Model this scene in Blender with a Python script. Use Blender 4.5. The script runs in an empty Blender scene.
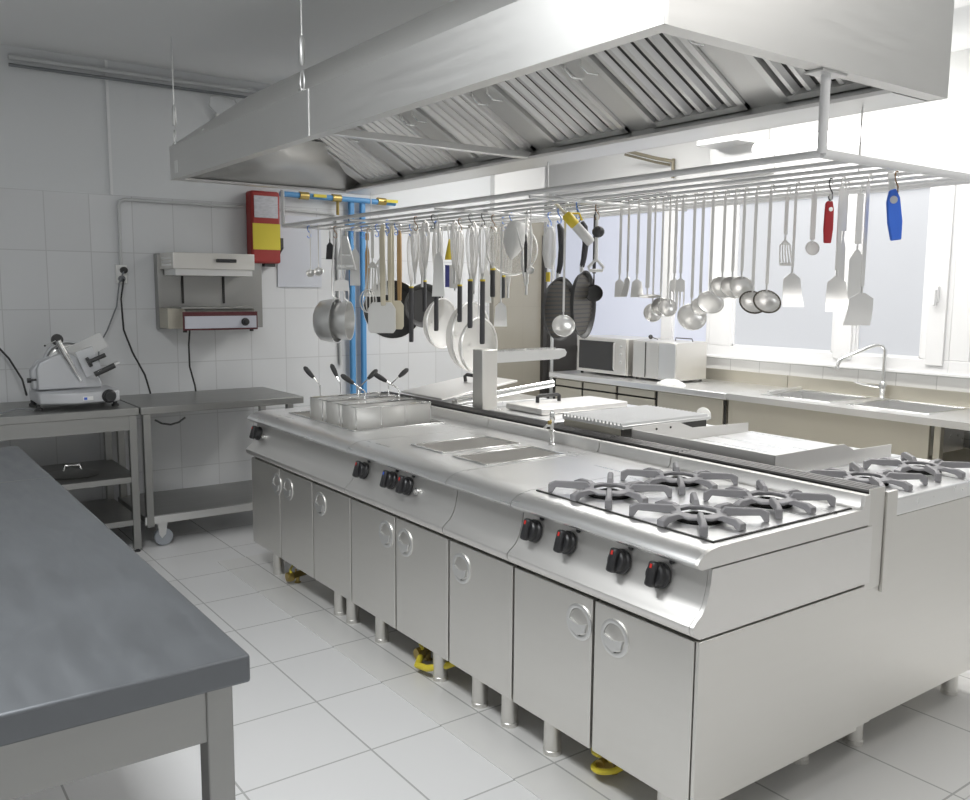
import bpy, math, random
from mathutils import Vector, Matrix
random.seed(7)
PI = math.pi
scn = bpy.context.scene
C = scn.collection

# ---------------------------------------------------------------- materials
def mat(name, color, rough=.5, metal=0., bump=0., bscale=(1,1,1), var=0., vscale=(3,3,3), emit=None, es=0., alpha=1., trans=0., spec=.5, rvar=0.):
    m = bpy.data.materials.new(name); m.use_nodes = True
    nt = m.node_tree; N = nt.nodes; L = nt.links
    b = N['Principled BSDF']
    b.inputs['Base Color'].default_value = (*color, 1)
    b.inputs['Roughness'].default_value = rough
    b.inputs['Metallic'].default_value = metal
    b.inputs['Specular IOR Level'].default_value = spec
    b.inputs['Alpha'].default_value = alpha
    b.inputs['Transmission Weight'].default_value = trans
    if emit:
        b.inputs['Emission Color'].default_value = (*emit, 1); b.inputs['Emission Strength'].default_value = es
    tc = N.new('ShaderNodeTexCoord')
    if bump or rvar:
        mp = N.new('ShaderNodeMapping'); mp.inputs['Scale'].default_value = bscale
        ns = N.new('ShaderNodeTexNoise'); ns.inputs['Scale'].default_value = 1; ns.inputs['Detail'].default_value = 3
        L.new(tc.outputs['Object'], mp.inputs['Vector']); L.new(mp.outputs['Vector'], ns.inputs['Vector'])
        if bump:
            bp = N.new('ShaderNodeBump'); bp.inputs['Strength'].default_value = bump; bp.inputs['Distance'].default_value = .002
            L.new(ns.outputs['Fac'], bp.inputs['Height']); L.new(bp.outputs['Normal'], b.inputs['Normal'])
        if rvar:
            mr = N.new('ShaderNodeMapRange'); mr.inputs['From Min'].default_value = .3; mr.inputs['From Max'].default_value = .7
            mr.inputs['To Min'].default_value = rough - rvar; mr.inputs['To Max'].default_value = rough + rvar
            L.new(ns.outputs['Fac'], mr.inputs['Value']); L.new(mr.outputs['Result'], b.inputs['Roughness'])
    if var:
        mp2 = N.new('ShaderNodeMapping'); mp2.inputs['Scale'].default_value = vscale
        n2 = N.new('ShaderNodeTexNoise'); n2.inputs['Scale'].default_value = 1; n2.inputs['Detail'].default_value = 4
        L.new(tc.outputs['Object'], mp2.inputs['Vector']); L.new(mp2.outputs['Vector'], n2.inputs['Vector'])
        mx = N.new('ShaderNodeMix'); mx.data_type = 'RGBA'
        mx.inputs['A'].default_value = (*[c*(1-var) for c in color], 1)
        mx.inputs['B'].default_value = (*[min(1, c*(1+var)) for c in color], 1)
        L.new(n2.outputs['Fac'], mx.inputs['Factor']); L.new(mx.outputs['Result'], b.inputs['Base Color'])
    return m

def tile_mat(name, color, grout, axes, size, origin, gw=.004, rough=.2, var=.03, zmax=None, paint=None):
    """tiles: mortar lines at origin + k*size along two object axes"""
    m = bpy.data.materials.new(name); m.use_nodes = True
    nt = m.node_tree; N = nt.nodes; L = nt.links; b = N['Principled BSDF']
    geo = N.new('ShaderNodeNewGeometry'); sp = N.new('ShaderNodeSeparateXYZ'); L.new(geo.outputs['Position'], sp.inputs[0])
    def mth(op, a, bb=None):
        n = N.new('ShaderNodeMath'); n.operation = op
        for i, v in enumerate((a, bb)):
            if v is None: continue
            if isinstance(v, (int, float)): n.inputs[i].default_value = v
            else: L.new(v, n.inputs[i])
        return n.outputs[0]
    masks = []; cells = []
    for ax, sz, og in zip(axes, size, origin):
        t = mth('DIVIDE', mth('SUBTRACT', sp.outputs[ax], og), sz)
        fr = mth('FRACT', t); cells.append(mth('FLOOR', t))
        d = mth('MINIMUM', fr, mth('SUBTRACT', 1.0, fr))
        masks.append(mth('LESS_THAN', d, gw/sz/2))
    g = mth('MAXIMUM', *masks)
    wn = N.new('ShaderNodeTexWhiteNoise'); wn.noise_dimensions = '2D'
    cb = N.new('ShaderNodeCombineXYZ'); L.new(cells[0], cb.inputs[0]); L.new(cells[1], cb.inputs[1]); L.new(cb.outputs[0], wn.inputs['Vector'])
    mx = N.new('ShaderNodeMix'); mx.data_type = 'RGBA'
    mx.inputs['A'].default_value = (*[c*(1-var) for c in color], 1); mx.inputs['B'].default_value = (*[c*(1+var) for c in color], 1)
    L.new(wn.outputs['Value'], mx.inputs['Factor'])
    m2 = N.new('ShaderNodeMix'); m2.data_type = 'RGBA'; L.new(g, m2.inputs['Factor']); L.new(mx.outputs['Result'], m2.inputs['A'])
    m2.inputs['B'].default_value = (*grout, 1)
    out = m2.outputs['Result']
    rr = mth('ADD', mth('MULTIPLY', g, .5), rough)
    if zmax is not None:
        up = mth('GREATER_THAN', sp.outputs[2], zmax)
        m3 = N.new('ShaderNodeMix'); m3.data_type = 'RGBA'; L.new(up, m3.inputs['Factor']); L.new(out, m3.inputs['A']); m3.inputs['B'].default_value = (*paint, 1)
        out = m3.outputs['Result']
        rr = mth('MAXIMUM', rr, mth('MULTIPLY', up, .75))
    L.new(out, b.inputs['Base Color']); L.new(rr, b.inputs['Roughness'])
    return m

M = {}
M['steel']   = mat('brushed_steel', (.80,.785,.75), .40, .92, bscale=(3,3,30), rvar=.03)
M['steel_h'] = mat('brushed_steel_lengthwise', (.86,.845,.82), .40, .92, bscale=(20,1.5,20), rvar=.03)
M['steel_top'] = mat('worktop_steel', (.90,.90,.895), .30, .92, bscale=(30,2,30), rvar=.03)
M['steel_dull'] = mat('dull_table_steel', (.18,.19,.203), .42, .7, bscale=(20,4,20), var=.05, vscale=(4,4,4), rvar=.05)
M['steel_bench'] = mat('bench_steel', (.36,.36,.35), .38, .95, bscale=(3,30,30), rvar=.03)
M['steel_beige'] = mat('cabinet_steel', (.57,.54,.46), .42, .75, bscale=(30,3,30), rvar=.03)
M['steel_hood'] = mat('hood_steel', (.76,.755,.74), .46, .9, bscale=(3,2,40), rvar=.03)
M['mesh3'] = mat('thin_mesh', (.75,.74,.71), .5, .3, alpha=.28)
M['chrome']  = mat('chrome', (.86,.86,.85), .14, 1.)
M['utensil'] = mat('polished_utensil_steel', (.90,.89,.87), .34, .85)
M['satin']   = mat('satin_aluminium', (.80,.80,.79), .38, .85)
M['mesh']    = mat('fine_wire_mesh', (.80,.79,.76), .5, .4, alpha=.5)
M['dark']    = mat('dark_gap', (.025,.024,.022), .6)
M['knob']    = mat('black_plastic', (.028,.028,.03), .32)
M['blackpl'] = mat('matte_black_plastic', (.045,.045,.045), .5)
M['greypl']  = mat('charcoal_rubber_grip', (.07,.07,.075), .5)
M['cast']    = mat('grey_cast_iron', (.27,.265,.275), .42, .25, bump=.25, bscale=(120,120,120), var=.1, vscale=(20,20,20))
M['burner']  = mat('black_burner', (.012,.012,.012), .9, 0., spec=.08)
M['grill']   = mat('charcoal_grill_iron', (.075,.073,.07), .45, .5, var=.2, vscale=(20,20,20))
M['pan']     = mat('ribbed_pan_iron', (.10,.088,.07), .4, .5)
M['slatd']   = mat('gutter_slat_steel', (.075,.072,.07), .35, .4)
M['white']   = mat('white_plastic', (.86,.86,.84), .4)
M['frame']   = mat('white_window_frame', (.88,.88,.88), .35)
M['cream']   = mat('cream_nylon', (.80,.74,.58), .5)
M['wood']    = mat('light_wood', (.55,.36,.17), .6, var=.2, vscale=(40,40,4))
M['yellow']  = mat('yellow_plastic', (.85,.66,.06), .4)
M['label_yellow'] = mat('yellow_label', (.72,.60,.05), .5)
M['label_silver'] = mat('silver_label', (.55,.55,.58), .35, .4, var=.3, vscale=(30,30,90))
M['red']     = mat('red_paint', (.36,.035,.03), .4)
M['redb']    = mat('red_plastic', (.55,.03,.04), .3)
M['redmark'] = mat('red_mark', (.7,.04,.03), .4)
M['bluemark']= mat('blue_mark', (.05,.15,.7), .4)
M['blue']    = mat('blue_plastic', (.06,.20,.85), .35)
M['bluehook']= mat('blue_coated_hook', (.10,.28,.80), .35)
M['brownhook']= mat('brown_hook', (.28,.17,.09), .4, .6)
M['bluepipe']= mat('blue_painted_pipe', (.10,.31,.60), .4)
M['beigemetal'] = mat('tarnished_bracket_metal', (.30,.27,.20), .45, .5)
M['brass']   = mat('brass_fitting', (.45,.34,.12), .35, .9)
M['bluestrip']= mat('dark_blue_plastic', (.08,.09,.35), .4)
M['paint']   = mat('white_wall_paint', (.80,.805,.81), .8, bump=.05, bscale=(30,30,30))
M['paintw']  = mat('bright_wall_paint', (.88,.88,.87), .75)
M['ceil']    = mat('ceiling_paint', (.80,.81,.81), .85, var=.03, vscale=(1,1,1))
M['lilac']   = mat('frosted_window_glass', (.34,.35,.39), .4, emit=(.57,.60,.70), es=.74)
M['lilac2']  = mat('frosted_grey_glass', (.28,.285,.30), .4, emit=(.62,.64,.67), es=.60)
M['cable']   = mat('black_cable', (.03,.03,.03), .5)
M['cablegrey']= mat('grey_cable', (.20,.21,.22), .5)
M['conduit'] = mat('grey_conduit', (.55,.56,.56), .45)
M['paper']   = mat('pale_grey_sheet', (.60,.62,.67), .35)
M['cord']    = mat('yellow_hose', (.75,.62,.05), .45)
M['darkglass']= mat('dark_oven_glass', (.03,.03,.03), .12, spec=.6)
M['panelwhite']= mat('pale_control_panel', (.56,.57,.63), .35)
M['bezel']   = mat('dark_red_bezel', (.10,.02,.025), .4)
M['alu']     = mat('cast_aluminium', (.62,.63,.65), .42, .55)
M['lamp']    = mat('lamp_tube', (1,1,1), .4, emit=(1,.99,.96), es=6)
M['clear']   = mat('clear_plastic_bag', (.85,.85,.84), .25, alpha=.55)
M['rubber']  = mat('grey_rubber_wheel', (.33,.35,.38), .5)
M['shaded_tile'] = tile_mat('shaded_wall_tiles', (.33,.31,.26), (.27,.25,.21), (0,2), (.60,.366), (4.2,.335), var=.02, zmax=2.165, paint=(.80,.80,.79))  # back wall tiles with the shade put into their colour
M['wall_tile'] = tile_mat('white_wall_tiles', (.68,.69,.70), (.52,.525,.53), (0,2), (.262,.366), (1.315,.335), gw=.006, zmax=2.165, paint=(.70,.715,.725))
M['wall_tile_r'] = tile_mat('white_wall_tiles_right', (.82,.82,.81), (.55,.55,.54), (1,2), (.262,.366), (.12,.335), gw=.005, zmax=1.085, paint=(.88,.88,.87))
M['floor_tile'] = tile_mat('floor_tiles', (.78,.78,.78), (.44,.44,.435), (0,1), (.455,.435), (1.375,2.54), gw=.007, rough=.28, var=.015)
M['shadow_tile'] = tile_mat('shadowed_floor_tiles', (.74,.735,.72), (.42,.42,.41), (0,1), (.455,.435), (1.375,2.54), gw=.007, rough=.3, var=.015)  # floor tiles darkened to carry the island's shadow

# ---------------------------------------------------------------- mesh helper
def rotto(d):
    d = Vector(d).normalized()
    return Vector((0,0,1)).rotation_difference(d).to_matrix()
class MB:
    def __init__(s): s.v = []; s.f = []
    def add(s, vs, fs):
        n = len(s.v); s.v += [Vector(v) for v in vs]; s.f += [tuple(i+n for i in f) for f in fs]; return s
    def box(s, x0,x1,y0,y1,z0,z1):
        return s.add([(x,y,z) for z in (z0,z1) for y in (y0,y1) for x in (x0,x1)],
            [(0,2,3,1),(4,5,7,6),(0,1,5,4),(2,6,7,3),(0,4,6,2),(1,3,7,5)])
    def obox(s, c, size, rot):
        c = Vector(c); h = [q/2 for q in size]
        vs = [c + rot @ Vector((a*h[0], b*h[1], e*h[2])) for e in (-1,1) for b in (-1,1) for a in (-1,1)]
        return s.add(vs, [(0,2,3,1),(4,5,7,6),(0,1,5,4),(2,6,7,3),(0,4,6,2),(1,3,7,5)])
    def tube(s, pts, r, n=8, caps=True, closed=False):
        P = [Vector(p) for p in pts]; R = r if isinstance(r, (list,tuple)) else [r]*len(P)
        k = len(P); rings = []; prev = None
        for i, p in enumerate(P):
            a = P[(i-1) % k] if (closed or i > 0) else p
            b = P[(i+1) % k] if (closed or i < k-1) else p
            d = (b-a).normalized() if (b-a).length > 1e-9 else Vector((0,0,1))
            if prev is None:
                u = d.cross(Vector((0,0,1)))
                if u.length < .1: u = d.cross(Vector((1,0,0)))
            else:
                u = prev - d*prev.dot(d)
            u.normalize(); prev = u; w = d.cross(u)
            rings.append([p + (u*math.cos(2*PI*j/n) + w*math.sin(2*PI*j/n))*R[i] for j in range(n)])
        vs = [v for rg in rings for v in rg]; fs = []
        for i in range(k if closed else k-1):
            for j in range(n):
                a, b = i*n+j, i*n+(j+1) % n; c, d = ((i+1) % k)*n+(j+1) % n, ((i+1) % k)*n+j
                fs.append((a,b,c,d))
        if caps and not closed:
            fs.append(tuple(range(n-1,-1,-1))); fs.append(tuple((k-1)*n+j for j in range(n)))
        return s.add(vs, fs)
    def lathe(s, prof, org, ax=(0,0,1), n=24, sx=1., sy=1., cap=True):
        """prof: (radius, height)"""
        R = rotto(ax); o = Vector(org); vs = []; fs = []
        for r, h in prof:
            for j in range(n):
                a = 2*PI*j/n
                vs.append(o + R @ Vector((r*math.cos(a)*sx, r*math.sin(a)*sy, h)))
        for i in range(len(prof)-1):
            for j in range(n):
                fs.append((i*n+j, i*n+(j+1) % n, (i+1)*n+(j+1) % n, (i+1)*n+j))
        if cap and prof[0][0] > 1e-3: fs.append(tuple(range(n-1,-1,-1)))
        if cap and prof[-1][0] > 1e-3: fs.append(tuple((len(prof)-1)*n+j for j in range(n)))
        return s.add(vs, fs)
    def prism(s, poly, ax, a0, a1):
        """poly in the two other axes (x: yz, y: xz, z: xy)"""
        def P(u, w, a): return {'x':(a,u,w), 'y':(u,a,w), 'z':(u,w,a)}[ax]
        n = len(poly)
        vs = [P(u,w,a0) for u,w in poly] + [P(u,w,a1) for u,w in poly]
        area = sum(poly[i][0]*poly[(i+1)%n][1]-poly[(i+1)%n][0]*poly[i][1] for i in range(n))
        fs = [tuple(range(n-1,-1,-1)), tuple(range(n,2*n))] + [(i,(i+1)%n,n+(i+1)%n,n+i) for i in range(n)]
        if (area < 0) != (ax == 'y'): fs = [tuple(reversed(f)) for f in fs]
        return s.add(vs, fs)
    def sphere(s, c, r, n=12, sc=(1,1,1)):
        pr = []; m = n//2
        vs = []; fs = []
        for i in range(1, m):
            t = PI*i/m
            for j in range(n):
                a = 2*PI*j/n
                vs.append(Vector(c)+Vector((r*math.sin(t)*math.cos(a)*sc[0], r*math.sin(t)*math.sin(a)*sc[1], r*math.cos(t)*sc[2])))
        for i in range(m-2):
            for j in range(n): fs.append((i*n+j, (i+1)*n+j, (i+1)*n+(j+1)%n, i*n+(j+1)%n))
        t0 = len(vs); vs += [Vector(c)+Vector((0,0,r*sc[2])), Vector(c)-Vector((0,0,r*sc[2]))]
        for j in range(n):
            fs.append((t0, j, (j+1)%n)); fs.append((t0+1, (m-2)*n+(j+1)%n, (m-2)*n+j))
        return s.add(vs, fs)
    def xf(s, mtx):
        s.v = [mtx @ v for v in s.v]; return s
    def build(s, name, m, parent=None, bevel=0., solid=0., seg=2):
        off = Vector((0,0,0)); p = parent
        while p is not None: off += p.location; p = p.parent
        if parent is None:
            xs = [v.x for v in s.v]; ys = [v.y for v in s.v]; zs = [v.z for v in s.v]
            off = Vector(((min(xs)+max(xs))/2, (min(ys)+max(ys))/2, min(zs)))
        me = bpy.data.meshes.new(name); me.from_pydata([v-off for v in s.v], [], s.f); me.update()
        import bmesh
        b = bmesh.new(); b.from_mesh(me); bmesh.ops.recalc_face_normals(b, faces=b.faces); b.to_mesh(me); b.free()
        for pl in me.polygons: pl.use_smooth = True
        me.set_sharp_from_angle(angle=math.radians(38))
        me.materials.append(M[m] if isinstance(m, str) else m)
        o = bpy.data.objects.new(name, me); C.objects.link(o)
        if parent is None: o.location = off
        else: o.parent = parent
        if solid:
            md = o.modifiers.new('thickness','SOLIDIFY'); md.thickness = solid; md.offset = 0
        if bevel:
            md = o.modifiers.new('bevel','BEVEL'); md.width = bevel; md.segments = seg; md.limit_method = 'ANGLE'; md.angle_limit = math.radians(50); md.harden_normals = False
        return o

def tag(o, label, cat, group=None, kind=None):
    o['label'] = label; o['category'] = cat
    if group: o['group'] = group
    if kind: o['kind'] = kind
    return o
def thing(name, loc, label, cat, group=None):
    o = bpy.data.objects.new(name, None); C.objects.link(o); o.location = loc; o.empty_display_size = .05
    return tag(o, label, cat, group)
def struct(name, mb, m, parent=None, bevel=0.):
    o = mb.build(name, m, parent, bevel=bevel)
    if parent is None: o['kind'] = 'structure'
    return o
def copy_tree(root, loc, label, group=None, rotz=None):
    r = root.copy(); C.objects.link(r); r.location = loc; r['label'] = label
    if rotz is not None: r.rotation_euler = (0,0,rotz)
    if group: r['group'] = group
    def rec(a, b):
        for ch in list(a.children):
            c = ch.copy(); C.objects.link(c); c.parent = b; rec(ch, c)
    rec(root, r); return r
def arc(cx, cz, r, a0, a1, n=8):
    return [(cx+r*math.cos(math.radians(a0+(a1-a0)*i/n)), cz+r*math.sin(math.radians(a0+(a1-a0)*i/n))) for i in range(n+1)]

# ================================================================ SETTING
XR, YB, ZC = 5.45, 6.10, 3.0
struct('floor', MB().box(-2.6,XR,-2.2,6.55,-.1,0), 'floor_tile')
struct('ceiling', MB().box(-2.6,XR+.2,-2.2,6.7,ZC,ZC+.1), 'ceil')
struct('wall_back', MB().box(-2.6,4.48,YB,YB+.12,0,ZC), 'wall_tile')
struct('wall_back_shaded', MB().box(4.48,5.02,YB-.06,6.52,0,ZC), 'shaded_tile')  # stands for the back wall in shade, darkened by its tile colour
struct('wall_back_recess', MB().box(5.02,XR+.12,6.52,6.62,0,ZC), 'paint')
struct('wall_left', MB().box(-2.72,-2.6,-2.2,YB+.12,0,ZC), 'wall_tile_r')
struct('wall_front', MB().box(-2.72,XR+.12,-2.32,-2.2,0,ZC), 'paint')
# right wall with window openings: bottom, top, and a pier
wr = MB()
WZ0, WZ1 = 1.085, 2.30
wr.box(XR,XR+.2,-2.2,6.52,0,WZ0); wr.box(XR,XR+.2,-2.2,6.52,WZ1,ZC)
wr.box(XR,XR+.2,-2.2,.3,WZ0,WZ1)
struct('wall_right', wr, 'wall_tile_r')
# shadow of the island on the floor, put into a strip of darker tiles
struct('floor_shadow', MB().box(1.66,3.7,1.2,4.9,0,.004), 'shadow_tile')
# small crease/edge profile on the back wall above the conduit
struct('trim_1', MB().box(1.445,1.462,YB-.012,YB,2.165,ZC), 'paint')
# window_1 (bluish corner window) and window_2.. (white framed)
def window(name, ya, yb, panes, glass, fw=.05):
    """ya<yb along the wall; panes: list of (y0,y1)"""
    x0, x1 = XR-.035, XR+.04
    fr = MB(); fr.box(x0,x1,ya,yb,WZ0,WZ0+.085); fr.box(x0,x1,ya,yb,WZ1-.07,WZ1)
    cur = ya
    for a, b in panes:
        fr.box(x0,x1,cur,a,WZ0+.085,WZ1-.07); cur = b
    fr.box(x0,x1,cur,yb,WZ0+.085,WZ1-.07)
    o = struct(name, fr, 'frame', bevel=.004)
    for a, b in panes:
        MB().box(XR-.005,XR+.005,a-.005,b+.005,WZ0+.08,WZ1-.065).build('glass_pane', glass, o)
    for a, b in panes:   # thin bead round each pane
        s = MB()
        for (p,q,r_,t) in ((a,b,WZ0+.085,WZ0+.097),(a,b,WZ1-.082,WZ1-.07),(a,a+.012,WZ0+.085,WZ1-.07),(b-.012,b,WZ0+.085,WZ1-.07)):
            s.box(XR-.022,XR-.006,p,q,r_,t)
        s.build('glazing_bead', 'frame', o)
    return o
window('window_1', 4.50, 6.50, [(4.53,4.89),(5.00,6.47)], 'lilac')
w2 = window('window_2', 2.74, 4.50, [(3.47,4.30),(2.93,3.30)], 'lilac2') if False else window('window_2', 2.66, 4.50, [(2.84,3.28),(3.45,4.29)], 'lilac2')
window('window_3', .3, 2.66, [(.45,1.4),(1.55,2.54)], 'lilac2')
# casement divisions and a handle on window_2
MB().box(XR-.05,XR-.035,3.30,3.43,WZ0+.05,WZ1-.04).build('sash_stile', 'frame', w2, bevel=.004)
MB().box(XR-.05,XR-.035,2.69,2.80,WZ0+.05,WZ1-.04).build('sash_stile', 'frame', w2, bevel=.004)
h = MB(); h.box(XR-.075,XR-.05,2.735,2.765,1.52,1.62); h.box(XR-.095,XR-.075,2.74,2.76,1.50,1.60); h.build('window_handle', 'frame', w2, bevel=.004)
struct('trim_2', MB().box(XR-.05,XR,.3,6.5,1.075,1.092), 'frame', bevel=.003)

# ================================================================ ISLAND
XF, XPB = 1.80, 2.60      # door face, back of front row
PANEL = [(1.842,.838),(1.838,.80),(1.832,.77),(1.822,.74),(1.806,.715),(1.782,.697),(1.772,.686),(1.772,.672),(1.782,.658),(1.80,.648),(1.87,.645),(1.87,.838)]
BULL = [(1.90,.895),(1.868,.895),(1.835,.890),(1.808,.880),(1.790,.868),(1.783,.856),(1.788,.846),(1.80,.840),(1.90,.838)]
def handle(door, y, z, m='satin'):
    """round recessed pull"""
    hb = MB().lathe([(.058,0),(.058,.004),(.052,.006),(.044,.004),(.043,-.001)], (XF,y,z), (-1,0,0), 28, sx=1.0)
    h = hb.build('recessed_handle', 'satin', door)
    g = MB().lathe([(.001,.007),(.012,.0065),(.024,.005),(.034,.003),(.0425,.001)], (XF-.0005,y,z), (-1,0,0), 24); g.build('handle_cup', 'steel', h)
    MB().prism([(y-.041,z+.004),(y-.02,z-.001),(y,z-.006),(y+.02,z-.001),(y+.041,z+.004),(y+.032,z-.026),(y,z-.042),(y-.032,z-.026)], 'x', XF-.011, XF-.003).build('grip_lip', 'satin', h)
def knob(parent, y, z=.775, x=1.83, mark='redmark', s=1.22):
    ax = Vector((-1,0,.30)).normalized(); o = Vector((x,y,z))
    k = MB().lathe([(.031*s,.0),(.031*s,.010),(.027*s,.014),(.026*s,.030),(.022*s,.034)], o, ax, 24)
    K = k.build('knob', 'knob', parent)
    R = rotto(ax)
    w = MB()
    up = Vector((0,0,1)) - ax*ax.z; up.normalize(); side = ax.cross(up)
    rot = Matrix((side, up, ax)).transposed()
    w.obox(o+ax*.030*s, (.024*s,.060*s,.022*s), rot)
    w.build('knob_grip', 'knob', K, bevel=.008)
    MB().obox(o+ax*.0412*s+up*.018*s, (.006*s,.010*s,.002), rot).build('pointer_mark', mark, K)
    return K
def indicator(parent, y, z=.823, x=1.838):
    MB().lathe([(.008,0),(.008,.004),(.005,.009),(.001,.010)], (x,y,z), (-1,0,.2), 14).build('indicator_light', 'knob', parent)
def thermo_button(parent, y, z=.765, x=1.828):
    MB().lathe([(.014,0),(.014,.006),(.010,.008),(.009,.016),(.002,.018)], (x,y,z), (-1,0,.3), 18).build('push_button', 'chrome', parent)
def plates(mb, x0,x1,y0,y1, holes, z0,z1):
    """flat top from x0..x1,y0..y1 minus rectangular holes that share the same x-range (sorted by y)"""
    cur = y0
    for (hx0,hx1,hy0,hy1) in holes:
        mb.box(x0,x1,cur,hy0,z0,z1); mb.box(x0,hx0,hy0,hy1,z0,z1); mb.box(hx1,x1,hy0,hy1,z0,z1); cur = hy1
    mb.box(x0,x1,cur,y1,z0,z1)
def module(name, y0, y1, doors, holes, label, cat, knobs=(), lights=(), buttons=(), legs=()):
    t = thing(name, ((1.8+2.6)/2,(y0+y1)/2,0), label, cat)
    g = .002
    MB().box(1.832,XPB,y0+.012,y1-.012,.15,.645).build('cabinet_body', 'steel', t)
    MB().box(1.822,1.832,y0+.006,y1-.006,.15,.643).build('door_gap', 'dark', t)
    n = len(doors)
    for (a,b,hy) in doors:
        d = MB().box(XF,1.822,a+.006,b-.006,.152,.636).build('cabinet_door', 'steel', t, bevel=.0025)
        handle(d, hy, .548)
    MB().prism(PANEL, 'y', y0+g, y1-g).build('control_panel', 'steel_h', t)
    ub = MB().box(1.871,XPB,y0+.003,y1-.003,.646,.72); hs = [(a-.005,b+.005,c-.005,d+.005) for a,b,c,d in holes]
    plates(ub, 1.871, XPB, y0+.003, y1-.003, hs, .72, .836); ub.build('upper_body', 'steel', t)
    tp = MB(); tp.prism(BULL, 'y', y0+g, y1-g)
    plates(tp, 1.90, 2.555, y0+g, y1-g, [(a-.004,b+.004,c-.004,d+.004) for a,b,c,d in holes], .838, .895)
    top = tp.build('worktop', 'steel_top', t)
    MB().prism([(2.555,.838),(2.60,.838),(2.60,.940),(2.572,.940),(2.566,.905),(2.555,.895)], 'y', y0+g, y1-g).build('backguard', 'steel_h', t)
    for (hx0,hx1,hy0,hy1) in holes:
        b = MB(); zb = .74; w = .004
        b.box(hx0,hx1,hy0,hy1,zb-w,zb); b.box(hx0-w,hx0,hy0,hy1,zb,.893); b.box(hx1,hx1+w,hy0,hy1,zb,.893)
        b.box(hx0-w,hx1+w,hy0-w,hy0,zb,.893); b.box(hx0-w,hx1+w,hy1,hy1+w,zb,.893)
        bo = b.build('basin', 'steel_h', t)
        rm = MB()
        for q in ((hx0-.012,hx0,hy0-.012,hy1+.012),(hx1,hx1+.012,hy0-.012,hy1+.012),(hx0,hx1,hy0-.012,hy0),(hx0,hx1,hy1,hy1+.012)): rm.box(*q,.895,.900)
        rm.build('basin_rim', 'chrome', t, bevel=.002)
    for q in knobs: knob(t, *q) if isinstance(q, tuple) else knob(t, q)
    for q in lights: indicator(t, q)
    for q in buttons: thermo_button(t, q)
    for q in legs:
        for xx in (1.868, 2.52):
            MB().lathe([(.030,.02),(.032,0),(.032,.02),(.030,.022),(.030,.15)], (xx,q,0), (0,0,1), 18).build('leg', 'steel', t)
    return t

cooker = module('range_cooker', 1.50, 2.30, [(1.50,1.90,1.805),(1.90,2.30,1.962)], [],
    'stainless four-burner range cooker at the near end of the island, with double doors', 'cooker',
    knobs=(2.225,2.055,1.815,1.66), lights=(2.195,2.015,1.785,1.625), legs=(2.16,1.64))
# near end side panel of the cooker with its raised seams
MB().box(1.80,2.60,1.488,1.500,.150,.640).build('side_panel', 'steel', cooker, bevel=.002)
MB().prism([(1.842,.836),(1.838,.80),(1.832,.77),(1.822,.74),(1.806,.715),(1.782,.697),(1.773,.686),(1.773,.672),(1.782,.658),(1.80,.648),(2.62,.648),(2.62,.836)], 'y', 1.488, 1.501).build('side_panel', 'steel_h', cooker)
MB().prism([(2.60,.940),(2.572,.940),(2.566,.905),(2.555,.896)]+BULL[1:-1]+[(2.60,.842)], 'y', 1.489, 1.501).build('side_edge', 'steel_h', cooker)
module('worktop_cabinet', 2.30, 2.70, [(2.30,2.70,2.612)], [], 'narrow plain worktop unit with one door, right beside the four-burner cooker', 'cabinet', legs=(2.585,2.40))
bain = module('bain_marie', 2.70, 3.50, [(2.70,3.10,3.02),(3.10,3.50,3.175)], [(2.0,2.39,2.735,2.945),(2.0,2.39,3.04,3.275)],
    'stainless double-basin unit with three black knobs in the middle of the island', 'water bath',
    knobs=(3.42,(3.175,.775,1.83,'bluemark'),3.045), lights=(3.385,3.14,3.01), buttons=(2.975,), legs=(3.34,2.86))
fryer = module('pasta_cooker', 3.50, 4.70, [(3.50,3.90,3.81),(3.90,4.30,4.19),(4.30,4.70,4.335)], [(1.96,2.46,3.76,4.50)],
    'long stainless boiling unit with open well and three doors, far end of the island', 'cooker',
    knobs=(4.64,), buttons=(4.565,), legs=(4.5,3.75,3.62))
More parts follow.
